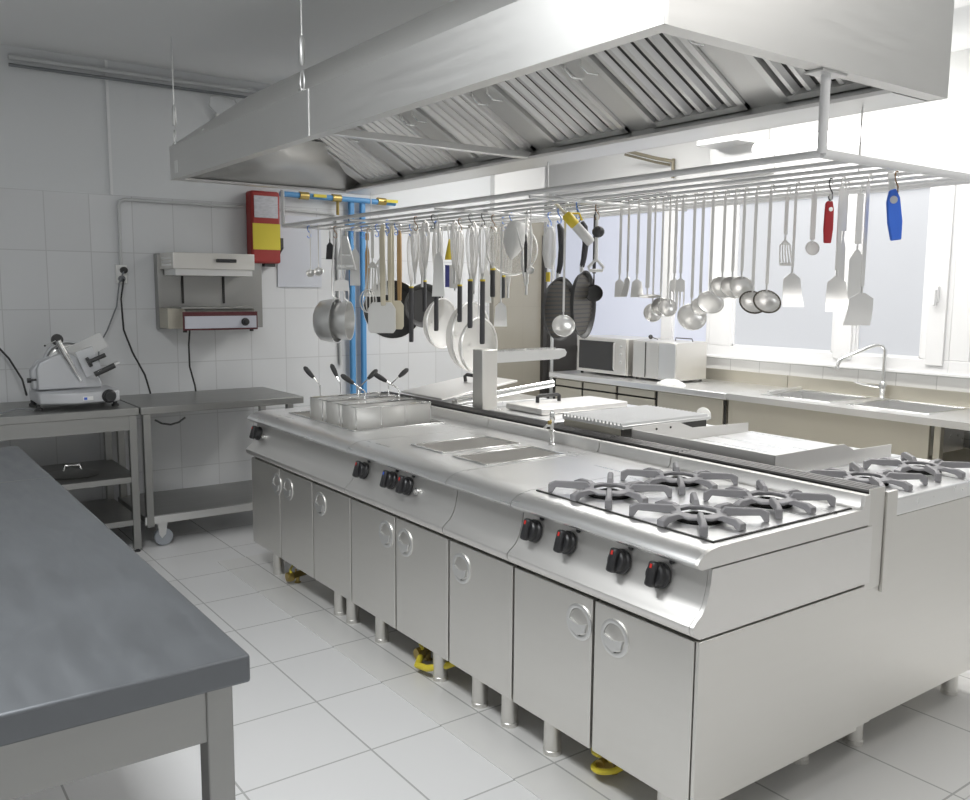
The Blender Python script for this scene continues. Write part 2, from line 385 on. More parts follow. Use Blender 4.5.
# cooker top: recessed tray, burners
MB().box(1.885,2.54,1.525,2.275,.895,.8975).build('spill_tray', 'steel_top', cooker)
MB().box(1.878,1.885,1.52,2.28,.895,.899).build('tray_edge', 'dark', cooker)
MB().box(1.878,2.545,1.518,1.525,.895,.899).build('tray_edge', 'dark', cooker)
BUR = [(1.97,1.70),(2.37,1.70),(1.97,2.09),(2.37,2.09)]
BUR = [(2.04,1.71),(2.38,1.71),(2.04,2.09),(2.38,2.09)]
def burner(parent, x, y, z=.8975):
    b = MB().lathe([(.075,0),(.075,.003),(.050,.004),(.045,.001),(.036,.001),(.034,.012),(.028,.016),(.012,.016),(.012,.012),(.001,.012)], (x,y,z), (0,0,1), 26).build('burner', 'burner', parent)
for x,y in BUR: burner(cooker, x, y)
def grate(label, x, y, z=.8975, group='cast iron burner grates'):
    t = thing('burner_grate', (x,y,z), label, 'pan support', group)
    r = MB(); Z0, Z1 = z+.014, z+.027; n = 8
    ri, ro = .056, .090
    vs = []; fs = []
    for k in range(n):
        a = 2*PI*(k+.5)/n
        for rr, zz in ((ri,Z0),(ro,Z0),(ro,Z1-.004),(ri,Z1)): vs.append((x+rr*math.cos(a), y+rr*math.sin(a), zz))
    for k in range(n):
        for j in range(4): fs.append((k*4+j, k*4+(j+1)%4, ((k+1)%n)*4+(j+1)%4, ((k+1)%n)*4+j))
    r.add(vs, fs)
    r.build('ring', 'cast', t, bevel=.003)
    def finger(ang, r0, r1, hz, low, w):
        m = MB(); a = math.radians(ang)
        d = Vector((math.cos(a), math.sin(a), 0)); s = Vector((-d.y, d.x, 0))
        o = Vector((x,y,0))
        prof = [(r0,Z1-.004),(r0+.014,hz),(r1-.022,hz),(r1,hz-.010),(r1,low),(r1-.014,low),(r1-.026,hz-.020),(r0+.02,Z0+.001),(r0,Z0)]
        vs = []
        for sg, tw in ((-1,w),(1,w)):
            for (rr,zz) in prof: vs.append(o + d*rr + s*sg*(tw*(1.0 if zz < hz-.005 else .6)) + Vector((0,0,zz)))
        k = len(prof); fs = [tuple(range(k)), tuple(range(2*k-1,k-1,-1))] + [(i, k+i, k+(i+1)%k, (i+1)%k) for i in range(k)]
        m.add(vs, fs)
        m.build('finger', 'cast', t, bevel=.0025)
    for q in range(4):
        finger(45+90*q, .062, .205, Z1+.013, z+.001, .011)
        finger(90*q, .082, .165, Z1+.003, z+.001, .014)
    return t
names = ['front left burner grate, nearest the cooker knobs on the near end','back grate on the near end, beside the gutter slats',
         'front burner grate next to the plain worktop unit','back burner grate between worktop unit and gutter slats']
names = ['grey cast grate over the front burner at the cooker near corner','grey cast grate over the back burner at the cooker near end',
         'grey cast grate over the front burner next to the plain worktop','grey cast grate over the back burner next to the plain worktop']
for (x,y),nm in zip(BUR, names): grate(nm, x, y)

# tap on bain marie
t = thing('water_tap', (2.50,2.93,.895), 'small upright chrome tap behind the near basin on the island', 'tap')
MB().lathe([(.016,.0),(.016,.006),(.010,.010),(.010,.055),(.013,.058),(.013,.066),(.009,.070),(.009,.11),(.012,.115),(.011,.145),(.004,.155)], (2.50,2.93,.8955), (0,0,1), 16).build('tap_body', 'chrome', t)
MB().tube([(2.50,2.93,.985),(2.47,2.93,.987),(2.455,2.93,.975)], .006).build('spout', 'chrome', t)
MB().lathe([(.008,0),(.008,.012),(.004,.014)], (2.491,2.93,1.0), (-1,0,0), 12).build('tap_button', 'brass', t)

# gutter slats between the rows
gt = thing('gutter_grille', (2.65,3.1,.90), 'long dark slatted gutter rail running between the two rows of the island', 'grille')
MB().box(2.603,2.697,1.50,4.70,.15,.912).build('gutter_body', 'steel', gt)
MB().box(2.604,2.696,1.502,4.698,.912,.916).build('gutter_bed', 'dark', gt)
MB().box(2.605,2.695,1.495,1.50,.62,.955).build('end_plate', 'steel', gt, bevel=.003)
for x in (2.607,2.630,2.653,2.676):
    for a,b in ((1.50,2.298),(2.302,2.698),(2.702,3.498),(3.502,4.70)):
        MB().tube([(x+.008,a,.945),(x+.008,b,.945)], .0085, 8).build('slat', 'slatd', gt)
for y in (1.515,2.3,2.7,3.5,4.68): MB().box(2.605,2.695,y-.006,y+.006,.915,.928).build('cross_bracket', 'slatd', gt)

# ---- back row
def back_module(name, y0, y1, label, cat):
    t = thing(name, (3.13,(y0+y1)/2,0), label, cat)
    MB().box(2.70,3.53,y0+.003,y1-.003,.15,.84).build('cabinet_body', 'steel', t)
    MB().box(2.70,3.56,y0+.002,y1-.002,.84,.90).build('worktop', 'steel_top', t, bevel=.006)
    for xx in (2.78,3.45):
        for yy in (y0+.1,y1-.1): MB().lathe([(.032,0),(.032,.02),(.030,.022),(.030,.15)], (xx,yy,0), (0,0,1), 14).build('leg', 'steel', t)
    for a,b in ((y0,(y0+y1)/2),((y0+y1)/2,y1)):
        d = MB().box(3.53,3.55,a+.006,b-.006,.16,.64).build('cabinet_door', 'steel', t, bevel=.002)
    return t
bc = back_module('range_cooker', 1.50, 1.90, 'two-burner range at the near end of the row behind the gutter rail', 'cooker')
MB().prism([(1.50-.012,.60),(1.50,.60),(1.50,.935),(1.488,.935)], 'x', 2.70, 2.76).build('end_bracket', 'steel', bc)
for x,nm in ((2.93,'grey cast grate on the rear-row cooker, beside the gutter rail'),(3.30,'grey cast grate on the far edge of the rear-row cooker')):
    burner(bc, x, 1.70, .90); grate(nm, x, 1.70, .90)
gr = back_module('griddle', 1.90, 2.68, 'flat-top griddle with raised splash guards behind the gutter rail', 'griddle')
# splash guards
MB().box(2.712,2.716,1.93,2.65,.90,.985).build('splash_guard', 'steel_h', gr)
MB().prism([(2.712,.90),(2.712,.985),(3.15,.985),(3.22,.955),(3.50,.95),(3.50,.90)], 'y', 1.928, 1.932).build('splash_guard', 'steel_h', gr)
MB().prism([(2.712,.90),(2.712,.995),(3.0,.995),(3.10,.96),(3.50,.95),(3.50,.90)], 'y', 2.648, 2.652).build('splash_guard', 'steel_h', gr)
for x in (2.86,2.95): MB().lathe([(.005,0),(.005,.003),(.002,.004)], (x,2.648,.975), (0,-1,0), 8).build('screw', 'dark', gr)
MB().box(2.74,3.50,1.95,2.63,.9005,.912).build('hot_plate', 'steel_top', gr, bevel=.004)
ch = back_module('charcoal_grill', 2.68, 3.14, 'rear-row unit carrying the dark ridged charcoal grill', 'grill')
MB().box(2.72,3.28,2.72,3.10,.9005,.975).build('fire_box', 'grill', ch, bevel=.003)
MB().box(2.715,3.30,2.71,3.11,.975,.990).build('grill_frame', 'satin', ch, bevel=.002)
for i in range(17):
    y = 2.722+i*.0236
    MB().prism([(y-.008,.990),(y+.008,.990),(y+.003,1.002),(y-.003,1.002)], 'x', 2.713, 3.28).build('grill_bar', 'satin', ch)
MB().box(2.714,2.722,2.725,3.095,.940,.975).build('drip_strip', 'brass' if False else 'steel_beige', ch)
tp = back_module('tilting_pan', 3.14, 4.70, 'long rear-row unit with lidded pans at the far end of the island', 'cooker')
MB().box(2.715,3.50,3.165,3.70,.90,.952).build('pan_rim', 'steel_top', tp, bevel=.004)
l1 = MB().box(2.80,3.40,3.36,3.66,.954,.985).build('lid', 'steel_h', tp, bevel=.006)
MB().tube([(2.95,3.58,.985),(2.95,3.58,1.015),(2.96,3.58,1.02),(3.09,3.58,1.02),(3.10,3.58,1.015),(3.10,3.58,.985)], .010, 8).build('lid_handle', 'blackpl', l1)
rot = Matrix.Rotation(math.radians(-8), 3, 'Y')
l2 = MB().obox((3.04,4.45,.985), (.56,.46,.012), rot).build('lid', 'steel_h', tp, bevel=.003)
MB().box(2.74,3.42,4.06,4.68,.90,.93).build('pan_rim', 'steel_top', tp, bevel=.004)
c = Vector((3.04,4.45,.985))
pts = [c + rot @ Vector(q) for q in ((.10,-.10,.006),(.10,-.10,.040),(.11,-.09,.048),(.11,.06,.048),(.10,.07,.04),(.10,.07,.006))]
MB().tube(pts, .011, 8).build('lid_handle', 'blackpl', l2)
MB().tube([(2.78,4.10,.945),(3.38,3.96,1.03)], .022, 14).build('chrome_bar', 'chrome', tp)
MB().tube([(2.80,4.12,.93),(2.80,4.12,.95)], .028, 12).build('bar_bracket', 'steel', tp)
# post with serrated arm
ps = thing('serrated_arm_stand', (2.77,3.80,.90), 'square steel post with a horizontal serrated arm behind the gutter rail', 'stand')
MB().box(2.722,2.822,3.765,3.855,.9,1.26).build('post', 'steel', ps, bevel=.004)
a = MB(); zt = 1.245
prof = [(2.822,1.185),(3.27,1.19),(3.32,1.205),(3.33,1.225),(3.315,1.245)]
k = 22
for i in range(k):
    xx = 3.25 - (3.25-2.85)*i/(k-1)
    prof.append((xx, zt)); prof.append((xx-.004, zt+.010)); prof.append((xx-.010, zt))
prof.append((2.822,zt))
a.prism(prof, 'y', 3.785, 3.835); a.build('serrated_arm', 'satin', ps)

# fry baskets
def basket(y0, label, hs):
    x0,x1,y1,z0,z1 = 1.99,2.42,y0+.145,.80,1.0
    t = thing('wire_basket', ((x0+x1)/2,(y0+y1)/2,z0), label, 'basket', 'pasta baskets')
    w = MB()
    for (p,q) in (((x0,y0),(x1,y0)),((x1,y0),(x1,y1)),((x1,y1),(x0,y1)),((x0,y1),(x0,y0))):
        w.add([(p[0],p[1],z0),(q[0],q[1],z0),(q[0],q[1],z1),(p[0],p[1],z1)], [(0,1,2,3)])
    w.add([(x0,y0,z0),(x1,y0,z0),(x1,y1,z0),(x0,y1,z0)], [(0,1,2,3)])
    w.build('mesh_body', 'mesh', t, solid=.002)
    rim = MB().tube([(x0,y0,z1),(x1,y0,z1),(x1,y1,z1),(x0,y1,z1)], .004, 8, closed=True)
    for xx in (x0,x1):
        for yy in (y0,y1): rim.tube([(xx,yy,z0),(xx,yy,z1)], .0025, 6)
    for xx in (x0+.14,x0+.28):
        rim.tube([(xx,y0-.002,z0),(xx,y0-.002,z1)], .002, 6)
    rim.build('rim', 'chrome', t)
    for (hx, dx, dy) in hs:
        yb = y1 if dy >= 0 else y0
        p = [Vector((hx,yb,z1)), Vector((hx,yb+dy*.2,z1+.06)), Vector((hx+dx*.35,yb+dy*.4,z1+.075)), Vector((hx+dx,yb+dy,z1+.105))]
        h = MB().tube(p, .0035, 6).build('basket_handle', 'chrome', t)
        d = (p[3]-p[2]).normalized()
        MB().tube([p[3]-d*.005, p[3]+d*.012, p[3]+d*.035, p[3]+d*.06, p[3]+d*.072], [.008,.012,.014,.013,.006], 10).build('handle_grip', 'blackpl', h)
basket(3.80, 'near wire basket in the boiling well, handles turned left', [(2.12,-.06,.02),(2.32,-.07,.02)])
basket(3.98, 'middle wire basket in the boiling well between two others', [(2.18,.07,.02),(2.36,.08,.02)])
basket(4.17, 'farthest wire basket in the boiling well, nearest the wall bench', [(2.05,-.03,.03),(2.17,-.01,.03)])

# gas hoses / valves under island
def valve(x, y, label, flip=1):
    t = thing('gas_valve', (x,y,0), label, 'valve', 'gas valves under the island')
    MB().tube([(x+.12,y+.02,.05),(x+.03,y,.05),(x-.02,y-.01,.045)], .017, 10).build('pipe', 'brass', t)
    MB().lathe([(.024,-.02),(.027,-.005),(.027,.012),(.02,.02)], (x-.015,y-.008,.046), (1,0,0), 12).build('fitting', 'brass', t)
    MB().tube([(x-.03,y-.05,.085),(x-.01,y,.082),(x+.03,y+.06,.083)], .007, 8).build('lever', 'cord', t)
    MB().tube([(x+.02,y,.06),(x+.02,y,.08)], .006, 8).build('stem', 'brass', t)
    MB().tube([(x+.03,y,.05),(x+.03,y,.012),(x+.03,y,.005)], [.012,.012,.02], 8).build('foot', 'brass', t)
    return t
valve(1.86,4.30,'brass gas valve with yellow lever under the far end of the island')
v2 = valve(1.90,3.05,'brass gas valve with yellow hose under the middle basin unit')
MB().tube([(1.86,3.00,.05),(1.82,2.96,.04),(1.83,2.90,.045),(1.88,2.83,.07),(1.95,2.78,.10)], .014, 10).build('hose', 'cord', v2)
v3 = valve(1.92,1.95,'brass gas valve with coiled yellow hose under the four-burner cooker')
MB().tube([(1.92+.06*math.cos(q/3), 1.93+.05*math.sin(q/3), .02+.003*q) for q in range(0,30)], .010, 8).build('hose', 'cord', v3)

# ================================================================ LEFT PREP TABLE
t = thing('prep_table', (-.35,2.85,0), 'large dull steel prep table in the left foreground', 'table')
x0,x1,y0,y1 = -1.2,.572,1.52,4.18
MB().box(x0,x1,y0,y1,.845,.90).build('tabletop', 'steel_dull', t, bevel=.006)
MB().box(x0+.06,x1-.072,y0+.035,y0+.055,.735,.845).build('apron', 'steel_bench', t)
MB().box(x1-.06,x1-.04,y0+.08,y1-.08,.735,.845).build('apron', 'steel_bench', t)
for xx in (x0+.05,x1-.075):
    for yy in (y0+.03,y1-.08):
        l = MB().box(xx,xx+.05,yy,yy+.05,.0,.845).build('leg', 'steel_bench', t, bevel=.003)
MB().box(x0,x1-.005,3.40,3.404,.9,.9008).build('top_seam', 'steel_bench', t)

# ================================================================ WALL BENCHES (back left)
def bench(name, xa, xb, yf, yb, zt, label, shelves, castors, cat='table'):
    t = thing(name, ((xa+xb)/2,(yf+yb)/2,0), label, cat)
    MB().box(xa,xb,yf,yb,zt-.045,zt).build('benchtop', 'steel_bench', t, bevel=.004)
    for xx in (xa+.01,xb-.055):
        for yy in (yf+.01,yb-.055):
            z0 = .13 if castors else .0
            l = MB().box(xx,xx+.042,yy,yy+.042,z0+.02,zt-.045).build('leg', 'steel_bench', t, bevel=.002)
            if castors and yy < yf+.1:
                cx, cy = xx+.05, yy+.01
                c_ = MB().box(cx-.03,cx+.03,cy-.02,cy+.02,.11,.15).build('castor', 'satin', l)
            elif not castors:
                MB().lathe([(.018,0),(.018,.008),(.010,.012),(.010,.03)], (xx+.021,yy+.021,0), (0,0,1), 12).build('foot', 'blackpl', l)
    MB().box(xa+.052,xb-.055,yf+.012,yf+.03,zt-.13,zt-.045).build('apron', 'steel_bench', t)
    for z in shelves:
        MB().box(xa+.012,xb-.012,yf+.015,yb-.015,z-.035,z).build('shelf', 'steel_bench', t, bevel=.003)
    return t
b1 = bench('shelf_bench', -.4, 1.375, 5.35, 6.04, .872, 'steel wall bench with two undershelves carrying the meat slicer', (.46,.20), False)
b2 = thing('wheeled_bench', (1.9,5.7,0), 'steel bench on castors beside the shelf bench against the tiled wall', 'table')
MB().box(1.385,2.42,5.35,6.04,.827,.872).build('benchtop', 'steel_bench', b2, bevel=.004)
for xx,yy in ((1.40,5.36),(1.40,5.98),(2.37,5.98),(2.37,5.50)):
    z0 = .14
    l = MB().box(xx,xx+.042,yy,yy+.042,z0,.827).build('leg', 'steel_bench', b2, bevel=.002)
MB().box(1.39,2.41,5.37,6.02,.17,.205).build('shelf', 'steel_bench', b2, bevel=.003)
MB().box(1.39,2.41,5.365,5.375,.155,.20).build('shelf_edge', 'satin', b2)
for xx,yy in ((1.50,5.43),(2.30,5.43),(1.45,5.97),(2.30,5.97)):
    k_ = MB().prism([(xx-.03,.155),(xx+.03,.155),(xx+.02,.075),(xx-.005,.05),(xx-.02,.075)], 'y', yy-.027, yy-.022).build('castor', 'satin', b2)
    MB().box(xx-.09 if yy<5.6 else xx-.03,xx+.03,yy-.03,yy+.03,.150,.170).build('castor_plate', 'blackpl', k_)
    MB().prism([(xx-.03,.155),(xx+.03,.155),(xx+.02,.075),(xx-.005,.05),(xx-.02,.075)], 'y', yy+.022, yy+.027).build('castor_fork', 'satin', k_)
    MB().lathe([(.012,-.022),(.035,-.020),(.052,-.018),(.055,-.012),(.055,.012),(.052,.018),(.035,.02),(.012,.022)], (xx+.01,yy,.0555), (0,1,0), 22).build('wheel', 'rubber', k_)
MB().tube([(1.47,5.372,.79),(1.51,5.368,.765),(1.56,5.366,.755),(1.61,5.368,.765),(1.65,5.372,.79)], .006, 8).build('cable_loop', 'cable', b2)
# dish on the mid shelf
d = thing('round_lid', (1.05,5.62,.461), 'round steel pan lid lying on the middle undershelf of the bench', 'lid')
MB().lathe([(.001,.0),(.14,.0),(.15,.008),(.13,.014),(.06,.03),(.001,.034)], (1.05,5.62,.461), (0,0,1), 28).build('disc', 'steel_bench', d)
MB().tube([(1.0,5.62,.49),(1.01,5.62,.52),(1.09,5.62,.52),(1.10,5.62,.49)], .006, 8).build('grip', 'chrome', d)

# ---- slicer
sl = thing('meat_slicer', (1.05,5.62,.872), 'silver meat slicer standing on the left wall bench', 'slicer')
B0 = .905
MB().prism([(.87,5.50),(1.04,5.43),(1.30,5.46),(1.30,5.80),(.87,5.82)], 'z', B0, B0+.068).build('base', 'alu', sl, bevel=.010)
for xx,yy in ((.87,5.53),(1.28,5.50),(.88,5.77),(1.27,5.76)): MB().lathe([(.022,0),(.022,.012),(.012,.018),(.012,.034)], (xx,yy,.873), (0,0,1), 12).build('foot', 'blackpl', sl)
# gauge plate / body: slanted polygonal housing
MB().prism([(.885,B0+.075),(.885,B0+.20),(.90,B0+.235),(1.0,B0+.28),(1.06,B0+.285),(1.17,B0+.235),(1.235,B0+.10),(1.235,B0+.075)], 'y', 5.60, 5.635).build('gauge_plate', 'alu', sl, bevel=.008)
MB().prism([(.86,B0+.075),(.86,B0+.19),(.90,B0+.24),(.97,B0+.27),(.97,B0+.075)], 'y', 5.64, 5.72).build('motor_housing', 'alu', sl, bevel=.012)
bl = MB().lathe([(.001,.012),(.10,.012),(.118,.006),(.122,0),(.118,-.004),(.001,-.004)], (1.07,5.70,B0+.22), (0,-1,0), 40).build('blade', 'chrome', sl)
MB().lathe([(.13,.02),(.135,.02),(.135,-.02),(.13,-.02),(.13,.02)], (1.07,5.70,B0+.22), (0,-1,0), 40, cap=False).build('blade_guard', 'alu', sl)
MB().tube([(1.0,5.585,B0+.36),(1.04,5.585,B0+.27),(1.08,5.585,B0+.19),(1.115,5.585,B0+.12)], [.018,.020,.014,.009], 12).build('blade_cover_bar', 'chrome', sl)
MB().lathe([(.03,-.012),(.034,0),(.03,.012)], (1.0,5.60,B0+.365), (0,1,0), 16).build('top_pivot', 'blackpl', sl)
MB().tube([(.99,5.59,B0+.36),(.935,5.58,B0+.335)], .003, 6).build('lock_rod', 'chrome', sl)
MB().sphere((.93,5.58,B0+.333), .006, 8).build('rod_tip', 'blackpl', sl)
rot = Matrix.Rotation(math.radians(-25),3,'Y')
MB().obox((1.17,5.66,B0+.31), (.22,.008,.10), rot).build('meat_table', 'clear', sl)
MB().obox((1.15,5.52,B0+.235), (.10,.012,.16), Matrix.Rotation(math.radians(-20),3,'Y')).build('carriage', 'alu', sl, bevel=.003)
MB().tube([(1.14,5.50,B0+.235),(1.235,5.49,B0+.275)], [.012,.013], 10).build('pusher_grip', 'blackpl', sl)
MB().tube([(1.165,5.46,B0+.165),(1.275,5.45,B0+.215)], [.016,.016], 10).build('carriage_grip', 'blackpl', sl)
MB().lathe([(.03,-.008),(.03,.008)], (1.145,5.50,B0+.235), (.9,0,.4), 14).build('grip_disc', 'blackpl', sl)
MB().obox((1.24,5.47,B0+.205), (.13,.05,.012), rot).build('slide_plate', 'chrome', sl)
kn = MB().lathe([(.040,0),(.040,.008),(.034,.012),(.033,.028),(.028,.032)], (1.235,5.449,B0+.036), (0.05,-1,0), 20).build('thickness_knob', 'knob', sl)
MB().box(1.09,1.145,5.430,5.436,B0+.02,B0+.042).build('switch_plate', 'white', sl)
MB().box(1.095,1.112,5.4285,5.4300,B0+.024,B0+.038).build('switch', 'bluemark', sl)
MB().lathe([(.014,0),(.014,.02)], (.86,5.655,B0+.13), (-1,0,0), 12).build('side_knob', 'blackpl', sl)
MB().tube([(.84,5.64,B0+.135),(.90,5.63,B0+.135)], .006, 8).build('side_rod', 'blackpl', sl)
# slicer cord
tag(MB().tube([(.60,6.08,1.45),(.70,6.07,1.28),(.80,6.0,1.14),(.85,5.90,1.02),(.86,5.84,.93)], .006, 8).build('power_cord', 'cable'), 'black cord dropping along the wall to the back of the meat slicer', 'cord')
tag(MB().tube([(.845,5.50,.885),(.75,5.46,.90),(.68,5.45,.882),(.60,5.50,.879),(.50,5.60,.879)], .004, 8).build('power_cord', 'cablegrey'), 'thin grey cable trailing over the bench left of the slicer', 'cord')

# ================================================================ SALAMANDER
s = thing('salamander_grill', (2.05,5.92,1.30), 'steel wall-mounted salamander grill with pale control strip above the bench', 'grill')
MB().box(1.70,2.42,6.02,6.095,1.30,1.80).build('back_plate', 'steel_bench', s, bevel=.003)
MB().prism([(6.02,1.30),(5.76,1.30),(5.76,1.405),(5.80,1.44),(6.02,1.44)], 'x', 1.80, 2.27).build('base_housing', 'steel', s, bevel=.003)
MB().box(1.705,1.80,5.84,6.02,1.31,1.44).build('side_housing', 'steel_beige', s)
MB().box(1.775,2.275,5.752,5.762,1.300,1.420).build('bezel', 'bezel', s)
MB().box(1.785,2.265,5.746,5.7525,1.312,1.392).build('control_strip', 'panelwhite', s)
k_ = MB().lathe([(.026,0),(.026,.010),(.022,.014),(.021,.028),(.016,.03)], (2.185,5.746,1.352), (0,-1,0), 20).build('knob', 'knob', s)
MB().box(1.77,2.29,5.765,5.99,1.44,1.450).build('rack', 'steel_bench', s)
hd = MB().box(1.72,2.26,5.74,6.02,1.695,1.80).build('heating_head', 'steel', s, bevel=.004)
MB().box(1.74,2.25,5.76,6.0,1.655,1.695).build('element_tray', 'satin', hd)
for i in range(9):
    for j in range(3):
        MB().box(1.716,1.7205,5.79+i*.022,5.80+i*.022,1.715+j*.022,1.727+j*.022).build('vent_slot', 'satin', hd)
MB().tube([(1.995,5.722,1.752),(2.125,5.722,1.752)], .012, 10).build('pull_handle', 'blackpl', hd)
for xx in (2.005,2.115): MB().tube([(xx,5.725,1.752),(xx,5.742,1.752)], .006, 8).build('handle_mount', 'blackpl', hd)
for xx in (1.86,2.14): MB().box(xx-.006,xx+.006,6.008,6.0205,1.47,1.66).build('guide_slot', 'dark', s)
for xx in (1.80,2.25): MB().lathe([(.014,-.0),(.014,-.014)], (xx,5.80,1.300), (0,0,1), 10).build('foot', 'blackpl', s)
tag(MB().tube([(1.83,5.80,1.295),(1.84,5.86,1.20),(1.86,5.92,1.05),(1.90,5.95,.92),(1.905,5.95,.878)], .006, 8).build('power_cord', 'cable'), 'dark cord hanging from the salamander grill to the bench', 'cord')

# socket, plugs, conduits
so = thing('wall_socket', (1.49,6.08,1.66), 'wall socket with dark and grey plugs on the tiles right of the slicer', 'socket')
MB().box(1.455,1.525,6.075,6.098,1.60,1.72).build('socket_plate', 'white', so, bevel=.004)
MB().lathe([(.022,0),(.022,.03),(.012,.04)], (1.50,6.075,1.685), (0,-1,0), 14).build('plug', 'blackpl', so)
MB().lathe([(.020,0),(.020,.03),(.010,.04)], (1.485,6.075,1.63), (0,-1,0), 14).build('plug', 'cablegrey', so)
tag(MB().tube([(1.495,6.04,1.68),(1.46,6.03,1.60),(1.44,6.04,1.45),(1.38,6.05,1.30),(1.30,5.95,1.20),(1.27,5.84,1.05),(1.26,5.82,.93)], .005, 8).build('power_cord', 'cablegrey'), 'grey cord from the wall socket curving down behind the slicer', 'cord')
tag(MB().tube([(1.49,6.03,1.63),(1.47,6.04,1.5),(1.48,6.05,1.3),(1.53,6.05,1.15),(1.60,6.04,1.0),(1.62,6.02,.90),(1.62,6.0,.878)], .006, 8).build('power_cord', 'cable'), 'dark cord from the wall socket down to the bench top', 'cord')
tag(MB().tube([(1.49,6.085,1.72),(1.49,6.085,2.10),(1.50,6.085,2.125),(1.53,6.085,2.14),(2.33,6.085,2.14)], .011, 8).build('conduit', 'conduit'), 'grey conduit running above the salamander and down to the socket', 'conduit')
tag(MB().tube([(2.57,6.085,2.14),(2.98,6.085,2.13),(3.02,6.085,2.115),(3.04,6.085,2.08),(3.06,6.085,1.0)], .012, 8).build('conduit', 'conduit'), 'grey conduit bending down the wall beside the blue pipes', 'conduit')
tag(MB().tube([(.9,6.07,2.93),(1.9,6.07,2.93),(2.6,6.07,2.93)], .016, 8).build('conduit', 'conduit'), 'grey pipe just under the ceiling on the back wall', 'conduit')
tag(MB().tube([(.9,6.075,2.885),(2.7,6.075,2.885)], .010, 8).build('conduit', 'cablegrey'), 'thinner cable below the ceiling pipe on the back wall', 'conduit')
jb = thing('junction_box', (2.19,6.07,2.66), 'small junction box with looping cable high on the back wall', 'junction box')
MB().box(2.14,2.25,6.06,6.098,2.66,2.75).build('box', 'white', jb, bevel=.006)
MB().tube([(2.15,6.08,2.75),(2.10,6.08,2.80),(2.11,6.08,2.86),(2.18,6.08,2.875),(2.28,6.08,2.86),(2.32,6.08,2.78),(2.32,6.08,2.70)], .005, 8).build('cable_loop', 'conduit', jb)

# fire blanket / extinguisher case
f = thing('fire_blanket_case', (2.45,6.04,1.74), 'red fire case with yellow panel and silver label hanging on the back wall', 'fire blanket')
MB().box(2.34,2.555,5.985,6.095,1.75,2.25).build('case', 'red', f, bevel=.018)
MB().box(2.348,2.549,5.981,5.986,1.845,2.025).build('yellow_panel', 'label_yellow', f)
MB().box(2.362,2.535,5.981,5.986,2.065,2.215).build('silver_label', 'label_silver', f)
MB().prism([(5.99,1.93),(6.08,1.93),(6.08,1.80),(5.99,1.86)], 'x', 2.556, 2.575).build('side_clip', 'blackpl', f)
MB().box(2.44,2.52,6.01,6.06,1.728,1.75).build('pull_tab', 'blackpl', f)
tag(MB().box(2.57,2.915,6.090,6.098,1.585,2.10).build('notice_sheet', 'paper'), 'blank pale grey sheet on the tiles right of the fire case', 'sheet')

# blue pipes on back wall
for xx,nm in ((3.15,'left of the two vertical blue pipes on the back wall'),(3.245,'right of the two vertical blue pipes on the back wall')):
    q = thing('water_pipe', (xx,6.05,0), nm, 'pipe', 'vertical blue pipes')
    MB().box(xx-.022,xx+.022,6.04,6.075,0.0,2.24).build('pipe', 'bluepipe', q, bevel=.012)
    MB().box(xx-.032,xx+.032,6.036,6.098,2.05,2.06).build('pipe_clip', 'bluepipe', q)
q = thing('gas_pipe', (3.05,6.03,2.22), 'horizontal blue pipe with brass and yellow valves high on the back wall', 'pipe')
MB().tube([(2.58,6.04,2.245),(3.52,6.04,2.235)], .020, 12).build('pipe', 'bluepipe', q)
for xx in (2.76,3.02,3.40): MB().tube([(xx-.035,6.04,2.243),(xx+.035,6.04,2.242)], .028, 10).build('valve', 'brass', q)
for xx in (2.87,3.47): MB().obox((xx,6.0,2.245), (.10,.012,.022), Matrix.Identity(3)).build('valve_lever', 'label_yellow', q)
MB().tube([(3.03,6.04,2.24),(3.03,6.04,2.12)], .012, 8).build('stub_pipe', 'brass', q)
tag(MB().tube([(2.50,5.95,2.90),(3.6,5.2,2.93)], .02, 10).build('gas_pipe', 'bluepipe'), 'blue pipe under the ceiling seen above the hood', 'pipe')

# ================================================================ HOOD
HX0,HX1,HY0,HY1,HZ = 1.61,2.94,1.52,5.35,2.20
hd = thing('extractor_hood', ((HX0+HX1)/2,(HY0+HY1)/2,HZ), 'large stainless extractor hood hanging over the island', 'hood')
F = .19; wth = .012
def sheet(mb, pts, th=.006):
    P = [Vector(p) for p in pts]; n = (P[1]-P[0]).cross(P[2]-P[0]).normalized()*th
    k = len(P); mb.add(P+[p+n for p in P], [tuple(range(k)), tuple(range(2*k-1,k-1,-1))]+[(i,(i+1)%k,k+(i+1)%k,k+i) for i in range(k)])
    return mb
zf = HZ+F; rx0, rx1, ry0, ry1, zr = 1.95, HX1-wth-.001, HY0+.001, 4.98, 2.66
b = MB().box(HX0,HX0+wth,HY0,HY1,HZ,zf); b.build('left_fascia', 'steel_hood', hd)
MB().prism([(HX0,HZ),(HX1,HZ),(HX1,zr+.006),(rx0,zr+.006),(HX0,zf)], 'y', HY0-wth, HY0).build('near_fascia', 'steel_hood', hd)
MB().box(HX0,HX1-wth,HY1,HY1+wth,HZ,zf).build('far_fascia', 'steel_hood', hd)
MB().prism([(HY0,HZ),(HY1+wth,HZ),(HY1+wth,zf),(ry1,zr),(HY0,zr)], 'x', HX1-wth, HX1).build('right_fascia', 'steel_hood', hd)
c = MB()
sheet(c, [(HX0,HY0+.001,zf),(HX0,HY1,zf),(rx0,ry1,zr),(rx0,ry0,zr)])
sheet(c, [(HX0,HY1,zf),(HX1-wth-.001,HY1,zf),(rx1,ry1,zr),(rx0,ry1,zr)])
sheet(c, [(rx0,ry0,zr),(rx0,ry1,zr),(rx1,ry1,zr),(rx1,ry0,zr)])
c.build('canopy', 'steel_hood', hd)
